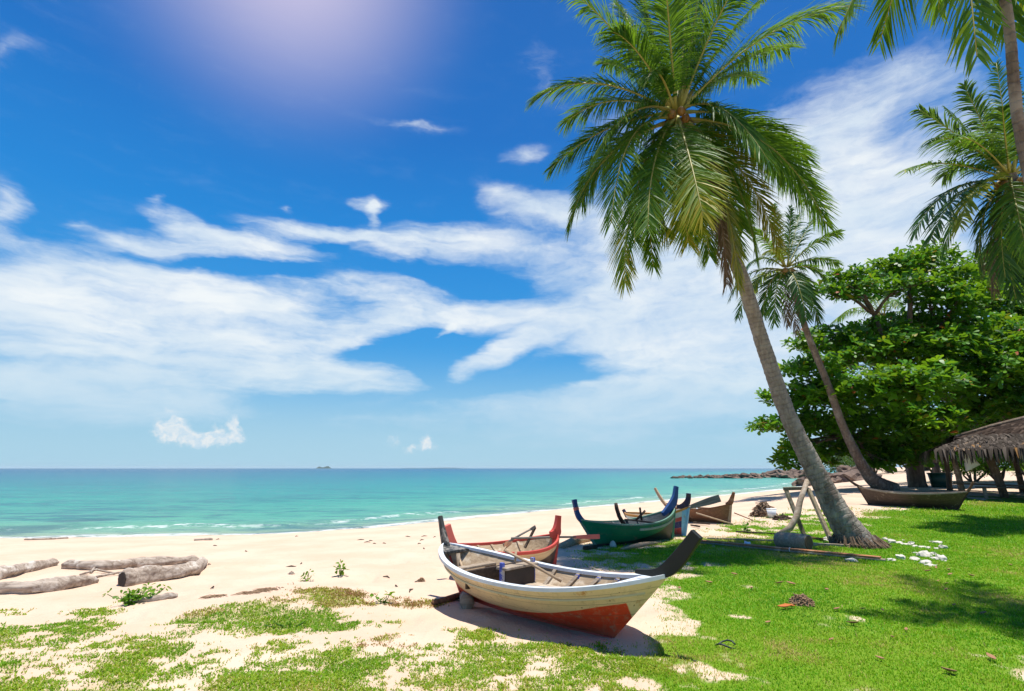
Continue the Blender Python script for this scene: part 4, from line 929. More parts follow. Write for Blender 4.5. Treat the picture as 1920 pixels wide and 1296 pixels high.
# --- the near palm whose trunk crosses the upper right corner
B4 = Vector((7.6, 6.9, gz(7.6, 6.9) - .05))
palm4 = empty('coconut_palm', B4); tag(palm4, 'near coconut palm at the upper right corner, bare trunk and only leaf tips in view', 'palm tree', 'coconut palms')
T4 = [Vector((0, 0, 0)), Vector((-.25, -.2, 2.5)), pt(1921, 290, 7.1) - B4, pt(1884, 0, 7.4) - B4, Vector((6.55, 5.95, 10.0)) - B4]
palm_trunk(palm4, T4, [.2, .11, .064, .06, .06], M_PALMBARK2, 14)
C4 = T4[-1]
for i, ((px, py), y, lift, kind) in enumerate((((1572, 62), 6.6, 1.0, 'green'), ((1650, 78), 7.2, .9, 'green'), ((1832, 105), 5.6, .7, 'green'), ((1905, 70), 6.9, .6, 'green'), ((1760, 20), 8.2, .8, 'green'), ((2010, 110), 5.2, .7, 'green'), ((2060, 30), 7.2, .8, 'green'),
        ((1650, -300), 8.6, 1.2, 'green'), ((2100, -250), 5.0, 1.3, 'green'), ((2150, -150), 7.5, 1.0, 'green'), ((1960, 60), 8.0, .7, 'gold'))):
    tip = pty(px, py, y) - B4; frond(palm4, C4, C4.lerp(tip, .5) + Vector((0, 0, lift)), tip, kind=kind, n=60, leaf=.62, seed=700 + i, droop=.7, wid=.04)

# --- the small palm glimpsed through the tree
B5 = pty(1668, 640, 36.0); B5 = Vector((B5.x, B5.y, gz(B5.x, B5.y)))
palm5 = empty('coconut_palm', B5); tag(palm5, 'small palm crown glimpsed through the gap in the leafy tree', 'palm tree', 'coconut palms')
C5 = pty(1655, 588, 36.0) - B5
palm_trunk(palm5, [(0, 0, 0), (.1, 0, C5.z * .5), C5], [.3, .2, .16], M_PALMBARK2, 17); crown(palm5, C5, 18, 4.4, 61, .8, 34, 1, 1, wid=.07, low=-25)
# ---------------------------------------------------------------- broad-leaved trees
M_BARK = material('grey_brown_bark', lambda t: pset(t, col=t.mix(t.smooth(t.noise(t.mapping(t.obj, scale=(3, 3, .8)), 3, 6, .7), .3, .7), (.075, .052, .037), (.17, .125, .09)), rough=.95, normal=t.bump(t.noise(t.mapping(t.obj, scale=(3, 3, .8)), 4, 6, .7), .8, .05)))
M_LEAF = material('sea_almond_leaves', lambda t: leafy(t, [(0, (.018, .08, .005)), (.4, (.042, .165, .006)), (.75, (.10, .29, .008)), (.95, (.20, .39, .012)), (.972, (.30, .24, .02)), (1, (.34, .06, .02))], .38, .40))
M_BUSH = material('shrub_leaves', lambda t: leafy(t, [(0, (.04, .13, .006)), (.5, (.10, .24, .012)), (1, (.24, .36, .02))], .4, .5))
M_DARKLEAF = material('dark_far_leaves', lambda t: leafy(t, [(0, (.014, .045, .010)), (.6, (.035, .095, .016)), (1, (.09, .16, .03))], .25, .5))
def rosettes(C, g, leaf, nl=7, up=None, droop=.15, width=.46):
    """leaf rosettes at points C (n,3): whorls of paddle-shaped leaves"""
    n = len(C); nl_ = nl
    ax = np.stack((g.normal(0, .55, n), g.normal(0, .55, n) - .25, np.ones(n)), 1) if up is None else up
    ax /= np.linalg.norm(ax, axis=1)[:, None]
    e1 = np.cross(ax, np.stack((g.normal(size=n), g.normal(size=n), g.normal(size=n)), 1)); e1 /= np.linalg.norm(e1, axis=1)[:, None]; e2 = np.cross(ax, e1)
    a = (np.arange(nl_)[None] * 2 * np.pi / nl_ + g.normal(0, .25, (n, nl_))); el = g.normal(.25, .28, (n, nl_)); L = leaf * g.uniform(.7, 1.2, (n, nl_)) * g.uniform(.8, 1.15, (n, 1))
    d = (e1[:, None] * np.cos(a)[..., None] + e2[:, None] * np.sin(a)[..., None]) * np.cos(el)[..., None] + ax[:, None] * np.sin(el)[..., None]
    s = np.cross(ax[:, None], d); s /= np.linalg.norm(s, axis=2)[..., None]; s = s + ax[:, None] * g.normal(0, .3, (n, nl_))[..., None]
    P = C[:, None] + d * .02; V = []
    for q, w in ((0.04, .10), (.45, .72), (.80, 1.0), (1.0, .30)):
        c = P + d * (L * q)[..., None] + np.array([0, 0, -1.]) * (L * droop * q * q)[..., None]; h = s * (L * width * w / 2)[..., None]
        V += [c - h, c + h]
    V = np.stack(V, 2).reshape(-1, 3); m = n * nl_; k = np.arange(m)[:, None] * 8
    F = np.concatenate([k + np.array([[2 * i, 2 * i + 1, 2 * i + 3, 2 * i + 2]]) for i in range(3)])
    t = np.clip(np.repeat(g.normal(.42, .16, n), nl_) + g.normal(0, .14, m), 0, .95); red = g.random(m); t = np.where(red < .008, 1.0, np.where(red < .02, .97, t))
    return V, F, np.repeat(t, 8)
def pad_points(pads, g, per=1.0, base=None):
    out = []
    for (c, rx, ry, rz, n) in pads:
        n = int(n * per); u = g.normal(size=(n, 3)); u /= np.linalg.norm(u, axis=1)[:, None]; r = g.random(n) ** (1 / 2.2)
        p = u * r[:, None] * np.array([rx, ry, rz]); p[:, 2] += .22 * (vnoise(p[:, 0] * 1.3 + c[0], p[:, 1] * 1.3, 5) - .5) * rz
        out.append(p + np.array(c))
    return np.concatenate(out)
def limb(mb, a, b, r0, r1, g, sag=.0, n=6, wob=.12):
    a, b = Vector(a), Vector(b); L = (b - a).length; pts = []; rs = []
    for i in range(n + 1):
        q = i / n; p = a.lerp(b, q) + Vector((g.uniform(-1, 1), g.uniform(-1, 1), g.uniform(-.6, .6))) * wob * L * .25 * math.sin(math.pi * q) + Vector((0, 0, sag * L * math.sin(math.pi * q)))
        pts.append(p); rs.append(r0 + (r1 - r0) * q)
    mb.tube(pts, rs, 8, .06, int(L * 100)); return pts
def leafy_tree(label, base, forks, pads_px, y0, leaf, per, seed, mat, group, dens=50, name='leafy_tree', trunk_r=(.40, .26)):
    g = np.random.default_rng(seed); pr = random.Random(seed); root = empty(name, base); tag(root, label, 'tree', group); base = Vector(base); pads = []
    for (px, py, rx, ry, dy) in pads_px:
        c = pty(px, py, y0 + dy) - base; s = (y0 + dy) * 1.05 / FPX; rX, rZ = rx * s * 1.08, ry * s * 1.3
        pads.append((tuple(c), rX, max(.9, min(rX * .95, 2.0)), rZ, dens * rX * max(rZ, .35) * 2.0))
    P = pad_points(pads, g, per); V, F, t = rosettes(P, g, leaf)
    link('crown', np_mesh('crown', V, F, dict(tint=t)), mat, root)
    mb = MB(); f0 = [Vector(f) for f in forks]
    mb.tube([Vector((0, 0, -.2)), Vector((0, 0, .25)), f0[0] * .5 + Vector((pr.uniform(-.1, .1), 0, 0)), f0[0]], [trunk_r[0] * 1.35, trunk_r[0], trunk_r[0] * .8, trunk_r[1]], 12, .08, seed)
    for f in f0[1:]: limb(mb, f0[0], f, trunk_r[1] * .85, trunk_r[1] * .4, pr, .05)
    mb.build('trunk', M_BARK, root, True)
    for p in pads:
        c = Vector(p[0]); q = min(f0, key=lambda f: (f - c).length + (1.5 if f.z > c.z else 0)); m2 = MB(); limb(m2, q, c, .11, .025, pr, .06)
        for k in range(3): limb(m2, q.lerp(c, .6 + .1 * k), c + Vector((pr.uniform(-.8, .8) * p[1], pr.uniform(-.8, .8) * p[2], pr.uniform(-.2, .5) * p[3])), .04, .012, pr)
        m2.build('branch', M_BARK, root, True)
    return root
TA = at(1722, 914); YA = TA.y
PA = [(1592, 524, 52, 14, 0), (1555, 545, 36, 10, -.6), (1615, 545, 52, 12, -1), (1680, 505, 52, 20, .6), (1735, 488, 60, 20, 1.2), (1690, 535, 60, 14, -.4), (1765, 528, 62, 20, .4), (1800, 560, 60, 18, -.6), (1740, 565, 36, 9, .5),
      (1512, 642, 34, 15, -1), (1560, 632, 54, 18, 0), (1632, 622, 56, 20, 1), (1705, 610, 60, 18, 1.4), (1780, 610, 60, 24, .4), (1490, 690, 26, 14, -2.5), (1535, 685, 42, 20, -3), (1600, 668, 66, 26, -.6), (1680, 655, 74, 30, -.4), (1765, 660, 74, 34, -.8),
      (1452, 744, 24, 11, -1.2), (1500, 738, 40, 20, -1.6), (1562, 740, 60, 26, -3), (1640, 722, 70, 30, -3.5), (1720, 718, 74, 30, -4.5), (1430, 797, 24, 8, -1.8), (1462, 790, 34, 9, -1.8), (1512, 790, 44, 20, -1.4), (1590, 796, 62, 26, -1.2), (1672, 790, 70, 30, -1.4), (1745, 790, 62, 30, -1),
      (1478, 858, 24, 14, -1.6), (1494, 832, 28, 14, -1), (1545, 840, 44, 14, 0), (1600, 838, 48, 16, .4), (1650, 842, 46, 20, .4), (1700, 850, 44, 20, -.6), (1540, 862, 26, 6, .6), (1640, 868, 24, 8, -.4), (1750, 840, 50, 22, .4)]
leafy_tree('broad sea almond tree with tiered bright green crown, left of the thatched hut', TA, [pty(1712, 800, YA) - TA, pty(1690, 690, YA - .3) - TA, pty(1640, 590, YA + .2) - TA, pty(1560, 740, YA - .8) - TA, pty(1760, 620, YA + .3) - TA, pty(1600, 820, YA - .6) - TA, pty(1705, 540, YA + .5) - TA], PA, YA, .36, 1.0, 71, M_LEAF, 'sea almond trees')
TB = at(1768, 908)
PB_ = [(1842, 505, 50, 24, .5), (1885, 492, 46, 24, 1), (1935, 520, 60, 34, .2), (1850, 560, 56, 24, -.6), (1920, 580, 70, 30, -2), (1840, 625, 60, 30, -3), (1915, 640, 70, 36, -5), (2010, 560, 70, 60, -1), (2010, 680, 80, 60, -4), (1835, 690, 66, 36, -5), (1910, 700, 70, 36, -7), (1825, 750, 56, 30, -3.5), (1880, 765, 56, 22, -3), (1820, 805, 46, 18, .6), (1950, 740, 60, 30, -6), (1790, 720, 50, 26, -6), (1980, 640, 60, 40, -8), (1850, 785, 50, 18, -4), (1920, 765, 56, 20, -7), (1975, 770, 50, 20, -8), (1905, 478, 60, 22, -.4), (1965, 500, 60, 34, -1), (1960, 580, 60, 40, -3)]
leafy_tree('second sea almond tree with leaning trunk, its crown over the thatched hut', TB, [pty(1752, 868, TB.y) - TB, pty(1790, 760, TB.y + .3) - TB, pty(1850, 640, TB.y) - TB, pty(1900, 560, TB.y) - TB, pty(1860, 740, TB.y - .5) - TB], PB_, TB.y, .36, 1.0, 72, M_LEAF, 'sea almond trees', trunk_r=(.27, .2))

def shrub(label, base, w, h, n, seed, mat=None, leaf=.2, name='shrub', cat='shrub', group='shrubs behind the hut', trunk=True):
    g = np.random.default_rng(seed); root = empty(name, base); tag(root, label, cat, group); pr = random.Random(seed)
    pads = [((pr.uniform(-.4, .4) * w, pr.uniform(-.4, .4) * w * .6, h * (.35 + .45 * pr.random())), w * .33, w * .3, h * .3, n / 6) for _ in range(6)]
    P = pad_points(pads, g); V, F, t = rosettes(P, g, leaf, 5, droop=.3, width=.34); link('foliage' if not trunk else 'crown', np_mesh('crown', V, F, dict(tint=t)), mat or M_BUSH, root)
    mb = MB()
    for p in pads: limb(mb, (pr.uniform(-.15, .15) * (w * .3), 0, -.1), p[0], .05 * h / 2, .015, pr)
    mb.build('trunk' if trunk else 'stem', M_BARK, root, True); return root
for i, (px, py, w, h, lab) in enumerate(((1760, 897, 5.0, 2.6, 'bright green shrub seen between the leaning trunk and the hut post'), (1822, 895, 5.5, 3.2, 'bright green shrub seen through the open left side of the hut'), (1875, 895, 5.5, 3.4, 'bright green shrub seen through the middle of the hut'), (1935, 895, 6, 3.6, 'bright green shrub at the frame edge behind the hut'))):
    p = pty(px, py, 38); shrub(lab, (p.x, p.y, gz(p.x, p.y)), w, h, 800, 80 + i, leaf=.26)
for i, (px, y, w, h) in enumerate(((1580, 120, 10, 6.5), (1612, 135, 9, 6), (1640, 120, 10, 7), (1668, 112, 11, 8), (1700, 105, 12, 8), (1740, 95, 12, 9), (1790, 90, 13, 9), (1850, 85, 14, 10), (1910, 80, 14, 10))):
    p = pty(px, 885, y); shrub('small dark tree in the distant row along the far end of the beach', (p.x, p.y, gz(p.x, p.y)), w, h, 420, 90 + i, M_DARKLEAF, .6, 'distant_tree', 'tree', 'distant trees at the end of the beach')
# ---------------------------------------------------------------- thatched hut
M_THATCH = material('palm_thatch', lambda t: (lambda c: pset(t, col=c, rough=.95, spec=.1))(t.ramp(t.attr('tint'), [(0, (.018, .014, .011)), (.5, (.055, .044, .035)), (.9, (.13, .105, .085)), (1, (.24, .13, .05))])))  # weathered grey-brown, darkened further in place of the trees' shade
M_THATCHDARK = material('old_shade_dark_thatch', lambda t: pset(t, col=t.ramp(t.attr('tint'), [(0, (.015, .010, .008)), (.6, (.04, .027, .02)), (1, (.085, .06, .045))]), rough=.95, spec=.1))  # old roof thatch with the trees' shade put into its colour
M_POST = wood_mat('rough_post_wood', (.17, .125, .09), (.09, .065, .045), (.24, .19, .15), (8, 8, 1.2))
M_BOARD = wood_mat('old_board_wood', (.10, .075, .055), (.05, .037, .028), (.17, .14, .11))
M_PALEBOARD = wood_mat('pale_board_wood', (.25, .21, .16), (.15, .12, .09))
M_CLOTH = material('grey_white_cloth', lambda t: pset(t, col=(.55, .56, .58), rough=.9))
M_BLUEPLASTIC = material('blue_plastic', lambda t: pset(t, col=(.03, .13, .45), rough=.35))
M_PALEPLASTIC = material('pale_plastic', lambda t: pset(t, col=(.50, .54, .55), rough=.4))
M_GREENTUB = material('dark_green_plastic', lambda t: pset(t, col=(.012, .06, .045), rough=.4))
def thatch(name, quads, n, seed, mat, root, L=.55, w=.07, hang=0.0):
    """overlapping palm strips laid over roof quads (a, b along the eave; c, d along the top)"""
    g = np.random.default_rng(seed); Vs = []; Ts = []
    for (a, b, c, d), k in quads:
        a, b, c, d = (np.array(q, float) for q in (a, b, c, d)); m = int(n * k); u = g.random(m); v = np.floor(g.random(m) * 9) / 9 + g.normal(0, .02, m); v = np.clip(v, 0, 1)
        top = (a + (b - a) * u[:, None]) * (1 - v)[:, None] + (d + (c - d) * u[:, None]) * v[:, None]
        dn = ((a + b) - (c + d)) / 2; dn = dn / np.linalg.norm(dn); al = (b - a) / np.linalg.norm(b - a); nr = np.cross(al, -dn); nr = nr if nr[2] > 0 else -nr
        dv = dn + al * g.normal(0, .16, m)[:, None] + nr * g.normal(0, .03, m)[:, None]; le = L * g.uniform(.6, 1.3, m)
        edge = v < .09; fall = np.where(edge, hang * g.uniform(.5, 1.3, m), 0)
        p0 = top + nr * (.03 + .05 * g.random(m))[:, None]; p1 = p0 + dv * (le * .55)[:, None] + nr * .02; p2 = p0 + dv * (le * np.where(edge, .75, 1))[:, None] - np.array([0, 0, 1.]) * fall[:, None]
        ww = w * g.uniform(.5, 1.4, m)[:, None]
        Vs.append(np.stack((p0 - al * ww, p0 + al * ww, p1 - al * ww * .9, p1 + al * ww * .9, p2 - al * ww * .25, p2 + al * ww * .25), 1).reshape(-1, 3)); Ts.append(np.repeat(np.clip(g.normal(.5, .22, m) , 0, 1), 6))
        # solid under-layer
        Vs.append(np.array([a, b, d, c, (a + d) / 2, (b + c) / 2])); Ts.append(np.full(6, .05))
    V = np.concatenate(Vs); k = np.arange(len(V) // 6)[:, None] * 6; F = np.concatenate((k + np.array([[0, 1, 3, 2]]), k + np.array([[2, 3, 5, 4]])))
    # under-layer vertex order (a,b,d,c,..) is drawn by its first face only
    return link(name, np_mesh(name, V, F, dict(tint=np.concatenate(Ts))), mat, root)
HR = R(-34)
HB = at(1803, 933); hut = empty('thatched_hut', HB, HR); tag(hut, 'open thatched beach hut on rough posts at the right edge under the trees', 'hut')
def hz(x, y): # ground under the hut in its own frame
    c, s = math.cos(HR), math.sin(HR); return gz(HB.x + c * x - s * y, HB.y + s * x + c * y) - HB.z
W_, D_ = 7.0, 4.4; E = 1.86
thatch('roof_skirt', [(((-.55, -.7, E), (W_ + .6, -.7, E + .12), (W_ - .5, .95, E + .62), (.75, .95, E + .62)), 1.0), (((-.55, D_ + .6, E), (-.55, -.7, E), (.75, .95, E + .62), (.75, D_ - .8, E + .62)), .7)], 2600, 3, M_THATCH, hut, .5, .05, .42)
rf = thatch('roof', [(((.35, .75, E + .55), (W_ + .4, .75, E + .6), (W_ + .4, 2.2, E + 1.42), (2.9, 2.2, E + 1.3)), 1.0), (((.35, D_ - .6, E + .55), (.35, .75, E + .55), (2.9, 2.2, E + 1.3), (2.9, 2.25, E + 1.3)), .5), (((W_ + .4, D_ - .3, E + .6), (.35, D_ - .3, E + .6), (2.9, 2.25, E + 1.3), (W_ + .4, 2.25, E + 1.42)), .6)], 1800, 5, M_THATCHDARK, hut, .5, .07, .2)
MB().tube([(.2, .62, E + .55), (1.5, 1.4, E + .98), (2.9, 2.2, E + 1.36), (5, 2.2, E + 1.42), (W_ + .5, 2.2, E + 1.48)], [.05, .06, .08, .08, .08], 7, .15, 3).build('ridge_pole', M_POST, rf, True)
for i, (x, y, lx, h) in enumerate(((0, 0, -.10, 2.05), (1.25, .7, -.28, 2.15), (2.25, .1, .05, 2.1), (3.65, .0, -.22, 2.15), (5.4, .0, .05, 2.2), (0, D_ - .6, .05, 2.1), (2.4, D_ - .6, -.05, 2.2), (4.6, D_ - .6, .05, 2.2))):
    z = hz(x, y); MB().tube([(x - lx * .6, y, z - .15), (x - lx * .1 + .02, y + .02, z + .8), (x + lx * .7, y, E + .25 - .02 * i)], [.12, .105, .09] if i != 1 else [.13, .15, .13], 9, .07, i).build('post', M_POST, hut, True)
MB().beam((-.5, -.1, E - .05), (W_, -.1, E + .05), .08, .08).beam((0, -.1, E), (0, D_ - .5, E), .08, .08).build('eave_beam', M_POST, hut)
ct = empty('counter', (2.2, .9, hz(2.2, .9))); ct.parent = hut
for k in range(14): MB().box((.1 + k * .34, .0, .42), (.30, .03, .82 - .03 * (k % 3))).build('board', M_PALEBOARD if k in (1, 4, 9) else M_BOARD, ct)
MB().box((2.3, .05, .92), (5.0, .5, .06)).build('counter_top', M_BOARD, ct, bevel=.01)
MB().beam((-.2, -.15, hz(0, 0) + .55), (6.5, -.15, hz(5, 0) + .5), .05, .07).build('rail', M_BOARD, hut)
bn = empty('hut_bench', tuple(at(1895, 938))); tag(bn, 'low rough plank bench standing in front of the hut posts', 'bench'); bn.rotation_euler = (0, 0, HR)
MB().box((0, 0, .46), (1.9, .34, .05)).build('seat', M_BOARD, bn, bevel=.008)
for x in (-.7, .7): MB().box((x, 0, .21), (.10, .28, .44)).build('leg', M_PALEBOARD, bn)
def on_hut(x, y, z): return hut.matrix_world @ Vector((x, y, z)) if False else Vector((HB.x + math.cos(HR) * x - math.sin(HR) * y, HB.y + math.sin(HR) * x + math.cos(HR) * y, HB.z + z))
for i, (x, lab) in enumerate(((3.05, 'blue and white cool box on the hut counter, left of the thick post'), (4.15, 'blue and white cool box on the hut counter, nearest the frame edge'))):
    c = empty('cool_box', on_hut(x, .95, hz(2.2, .9) + .952), HR); tag(c, lab, 'cool box', 'things on the hut counter')
    MB().box((0, 0, .12), (.62, .34, .24), taper=1.04).build('body', M_PALEPLASTIC, c, bevel=.02); MB().box((0, 0, .275), (.66, .38, .07), taper=.94).build('lid', M_BLUEPLASTIC, c, bevel=.015); MB().beam((-.2, -.2, .22), (.2, -.2, .22), .03, .03).build('handle', M_BLUEPLASTIC, c)
cv = [];
for i in range(7):
    for k in range(6):
        q = i / 6; r = k / 5; cv.append((.18 * r * (1 - q * .2) + .42 * q * r * .8, .05 * math.sin(6 * r + 3 * q), -.75 * q * (1 - .35 * r)))
cl = MB().add(cv, [(i * 6 + k, i * 6 + k + 1, (i + 1) * 6 + k + 1, (i + 1) * 6 + k) for i in range(6) for k in range(5)]).build('hanging_cloth', M_CLOTH, None, True); cl.location = on_hut(.28, -.05, 1.75); cl.rotation_euler = (0, 0, HR)
sm = cl.modifiers.new('thick', 'SOLIDIFY'); sm.thickness = .012; tag(cl, 'pale cloth hanging from the eave beside the first hut post', 'cloth')
tb = empty('tub', at(1766, 914)); tag(tb, 'dark green plastic tub on the sand between the tree trunks and the hut', 'tub')
MB().tube([(0, 0, 0), (0, 0, .35), (0, 0, .7)], [.42, .47, .52], 24).build('body', M_GREENTUB, tb, True); MB().tube([(0, 0, .68), (0, 0, .74)], [.55, .55], 24).build('rim', M_GREENTUB, tb, True)

# ---------------------------------------------------------------- log stand, timbers
M_FRAMEWOOD = wood_mat('grey_olive_frame_wood', (.23, .19, .12), (.13, .105, .065), (.31, .27, .2), (8, 8, 1.2))
YS = at(1509, 1008).y
fr = empty('timber_frame', at(1509, 1009)); fr.name = 'log_stand'; tag(fr, 'four-sided frame of squared timbers leaning by the big palm trunk', 'stand'); F0 = fr.location.copy()
A1, A2 = pty(1474, 919, YS + .25) - F0, pty(1510, 1009, YS) - F0; B1, B2 = pty(1516, 918, YS + .2) - F0, pty(1562, 1022, at(1562, 1022).y) - F0
MB().beam(A1, A2, .085, .085, (0, 1, 0), .02).build('leg', M_FRAMEWOOD, fr, bevel=.008); MB().beam(B1, B2, .085, .085, (0, 1, 0), .03).build('leg', M_FRAMEWOOD, fr, bevel=.008)
MB().beam(A1 + Vector((-.03, 0, .03)), B1 + Vector((-.06, 0, .03)), .08, .09, (0, 1, 0), .03).build('crossbar', M_FRAMEWOOD, fr, bevel=.008)
pole('bent grey branch leaning against the timber frame and palm trunk', [at(1461, 1008) + Vector((0, 0, .06)), pty(1482, 990, YS - .15), pty(1494, 968, YS - .05), pty(1500, 940, YS + .05), pty(1514, 900, YS + .22)], [.07, .075, .08, .068, .055], M_GREYWOOD, 'bent_branch', 'branch', None, 10)
la, lb = at(1460, 1026), at(1518, 1033); lg = empty('log_section', (la + lb) / 2); tag(lg, 'short thick sawn log with dark end grain, lying below the timber frame', 'log')
d = (lb - la).normalized(); MB().tube([(la - lg.location) + Vector((0, 0, .15)), Vector((0, 0, .16)), (lb - lg.location) + Vector((0, 0, .155))], [.155, .17, .165], 20, .03, 5).build('log', wood_mat('pale_log_bark', (.40, .31, .225), (.25, .18, .125), (.48, .39, .3)), lg, True)
M_ENDGRAIN = material('end_grain', lambda t: pset(t, col=t.mix(t.noise(t.obj, 18, 5), (.07, .04, .02), (.24, .14, .07)), rough=.95, normal=t.bump(t.noise(t.obj, 22, 5), .8, .03)))
e = (lb - lg.location) + Vector((0, 0, .155)); MB().tube([e - d * .01, e + d * .012], [.15, .135], 18, .08, 3).build('cut_end', M_ENDGRAIN, lg)
def plank(label, a, b, w, h, mat, lift=.0, name='plank', cat='plank', group='loose planks on the grass'):
    a, b = a + Vector((0, 0, h / 2 + lift)), b + Vector((0, 0, h / 2 + lift)); o = MB().beam(Vector((0, 0, 0)), b - a, w, h).build(name, mat, None, bevel=.004); o.location = a; return tag(o, label, cat, group)
a, b = at(1306, 1018), at(1652, 1052); k = (b - a).normalized()
plank('long reddish plank lying across the lawn, the upper of the tied pair', a, b, .15, .03, M_PLANKRED, .045); plank('long plank under the reddish one, its end just showing', a - k * .05 + Vector((.02, -.03, 0)), b + k * .03 + Vector((.02, -.04, 0)), .14, .03, M_GREYWOOD, .01)
m = a.lerp(b, .56) + Vector((0, 0, .078)); sd = k.cross(Vector((0, 0, 1)))
pole('thin string tied round the pair of planks', [m - sd * .09 + Vector((0, 0, -.03)), m - sd * .08 + Vector((0, 0, .004)), m + sd * .08 + k * .03 + Vector((0, 0, .004)), m + sd * .13 + k * .05 + Vector((0, 0, -.05))], .006, M_CLOTH, 'string', 'string')
plank('thin grey batten running behind the sawn log toward the palm', at(1326, 1012), at(1458, 1016), .06, .04, M_GREYWOOD, .01, 'batten', 'batten')
plank('grey squared timber lying between the sawn log and the palm roots', at(1524, 1024), at(1604, 1028), .10, .06, M_GREYWOOD, .01, 'timber', 'timber')
plank('dark batten on the ground behind the timber frame', at(1515, 1010), at(1600, 1020), .06, .04, M_BROWNWOOD, .01, 'batten', 'batten')
plank('dark half-buried board at the grass edge near the bent branch', at(1380, 998), at(1462, 1003), .06, .035, M_DARKWOOD, .0, 'board', 'board')
plank('dark board jutting from under the striped boat, longer one', at(1300, 984), at(1331, 987), .05, .04, M_DARKWOOD, .05, 'board', 'board'); plank('dark board jutting from under the striped boat, shorter one', at(1296, 988), at(1312, 991), .05, .04, M_DARKWOOD, .03, 'board', 'board')
pole('pale driftwood pole on the grass in front of the green boat', [at(1166, 1033) + Vector((0, 0, .035)), at(1200, 1026) + Vector((0, 0, .05)), at(1238, 1019) + Vector((0, 0, .03))], [.03, .05, .035], M_DRYWOOD, 'driftwood_pole', 'driftwood')
pole('dark block of wood under the left end of the green boat', [at(1096, 1032) + Vector((0, 0, .04)), at(1118, 1029) + Vector((0, 0, .04))], .05, M_DARKWOOD, 'wood_block', 'block', None, 6)
pole('smooth grey log propping the stern of the cream boat', [at(876, 1142) + Vector((0, 0, .06)), at(872, 1122) + Vector((0, .1, .06))], [.085, .09], M_GREYWOOD, 'prop_log', 'log', None, 12)
pole('dark flat timber sticking out from under the stern of the cream boat', [at(812, 1136) + Vector((0, 0, .03)), at(872, 1122) + Vector((0, 0, .05))], [.035, .045], M_BROWNWOOD, 'timber', 'timber', None, 6)
pole('pale beached log between the red boat and the green boat', [at(1052, 1028) + Vector((0, 0, .03)), at(1080, 1020) + Vector((0, 0, .07)), at(1108, 1014) + Vector((0, 0, .06))], [.08, .10, .07], M_DRYWOOD, 'driftwood_log', 'driftwood', 'driftwood logs on the sand', 12)

# ---------------------------------------------------------------- driftwood on the left
M_DRIFT = wood_mat('sun_bleached_driftwood', (.48, .40, .325), (.22, .165, .125), (.58, .52, .45), (1.5, 9, 9), bump=.9)
def drift(label, pxs, r, seed, name='driftwood_log', sink=.36):
    P = [at(*p) for p in pxs]; rr = r if isinstance(r, list) else [r] * len(P); g = random.Random(seed); C = []; Rr = []; n = len(P)
    for i in range(n - 1):
        for k in range(6):
            q = k / 6; a, b, c, e = P[max(i - 1, 0)], P[i], P[i + 1], P[min(i + 2, n - 1)]
            C.append(.5 * (2 * b + (c - a) * q + (2 * a - 5 * b + 4 * c - e) * q * q + (3 * b - a - 3 * c + e) * q ** 3)); Rr.append((rr[i] + (rr[i + 1] - rr[i]) * q) * (1 + g.uniform(-.06, .06)))
    C.append(P[-1]); Rr.append(rr[-1] * .9); o0 = C[len(C) // 2].copy(); C = [c + Vector((0, 0, x * (1 - sink))) - o0 for c, x in zip(C, Rr)]
    C = [C[0] + (C[0] - C[1]).normalized() * .03] + C + [C[-1] + (C[-1] - C[-2]).normalized() * .05]; Rr = [Rr[0] * .95] + Rr + [Rr[-1] * .6]
    from mathutils import noise
    F2 = []; R2 = []
    for i in range(len(C) - 1):
        for k in range(3): F2.append(C[i].lerp(C[i + 1], k / 3)); R2.append(Rr[i] + (Rr[i + 1] - Rr[i]) * k / 3)
    F2.append(C[-1]); R2.append(Rr[-1]); mb = MB().tube(F2, R2, 22); nv = []
    for j, v in enumerate(mb.v):
        i = min(j // 22, len(F2) - 1); a = (j % 22) / 22 * 2 * math.pi; rad_ = Vector(v) - F2[i]; L = i * .06
        w = noise.noise(Vector((L * 1.6, math.cos(a) * 1.1 + seed, math.sin(a) * 1.1))) * .30 + noise.noise(Vector((L * .9, math.cos(a) * 3.2, math.sin(a) * 3.2 + seed))) * .24 + noise.noise(Vector((L * 9, math.cos(a) * 4, math.sin(a) * 4))) * .06
        nv.append(tuple(F2[i] + rad_ * (1 + w)))
    mb.v = nv; o = mb.build(name, M_DRIFT, None, True); o.location = o0
    if seed == 2:
        d = (F2[1] - F2[0]).normalized(); MB().tube([F2[0] - d * .012, F2[0] + d * .01], [R2[0] * .78, R2[0] * .84], 20, .10, 3).build('hollow_shade_disc', M_HOLLOW, o)  # solid disc, the hollow's shade put into its dark colour
    return tag(o, label, 'driftwood', 'driftwood logs on the sand')
drift('long grey driftwood log lying behind the thick curved one', [(124, 1066), (190, 1068), (265, 1062), (330, 1058), (366, 1054)], [.08, .095, .09, .085, .07], 1)
l3 = drift('thick curved driftwood log with hollow dark sawn end, right of the group', [(232, 1098), (290, 1088), (340, 1082), (368, 1072), (380, 1058)], [.13, .13, .115, .105, .08], 2)
drift('driftwood log cut by the left frame edge, upper of two', [(-60, 1100), (0, 1084), (55, 1072), (102, 1060)], [.11, .11, .10, .07], 3)
drift('driftwood log cut by the left frame edge, lower of two', [(-80, 1114), (0, 1113), (70, 1110), (130, 1103), (176, 1094)], [.085, .085, .095, .105, .06], 4)
drift('small bleached branch beside the bright green seedling', [(238, 1132), (280, 1128), (324, 1122)], [.022, .035, .045], 5, 'driftwood_branch')
drift('dark thin stick at the waterline, left of the beach', [(48, 1013), (90, 1012), (126, 1010)], [.03, .035, .03], 6, 'driftwood_stick')
drift('short dark stick lying on the sand near the foam', [(366, 1014), (395, 1013)], [.035, .04], 7, 'driftwood_stick')
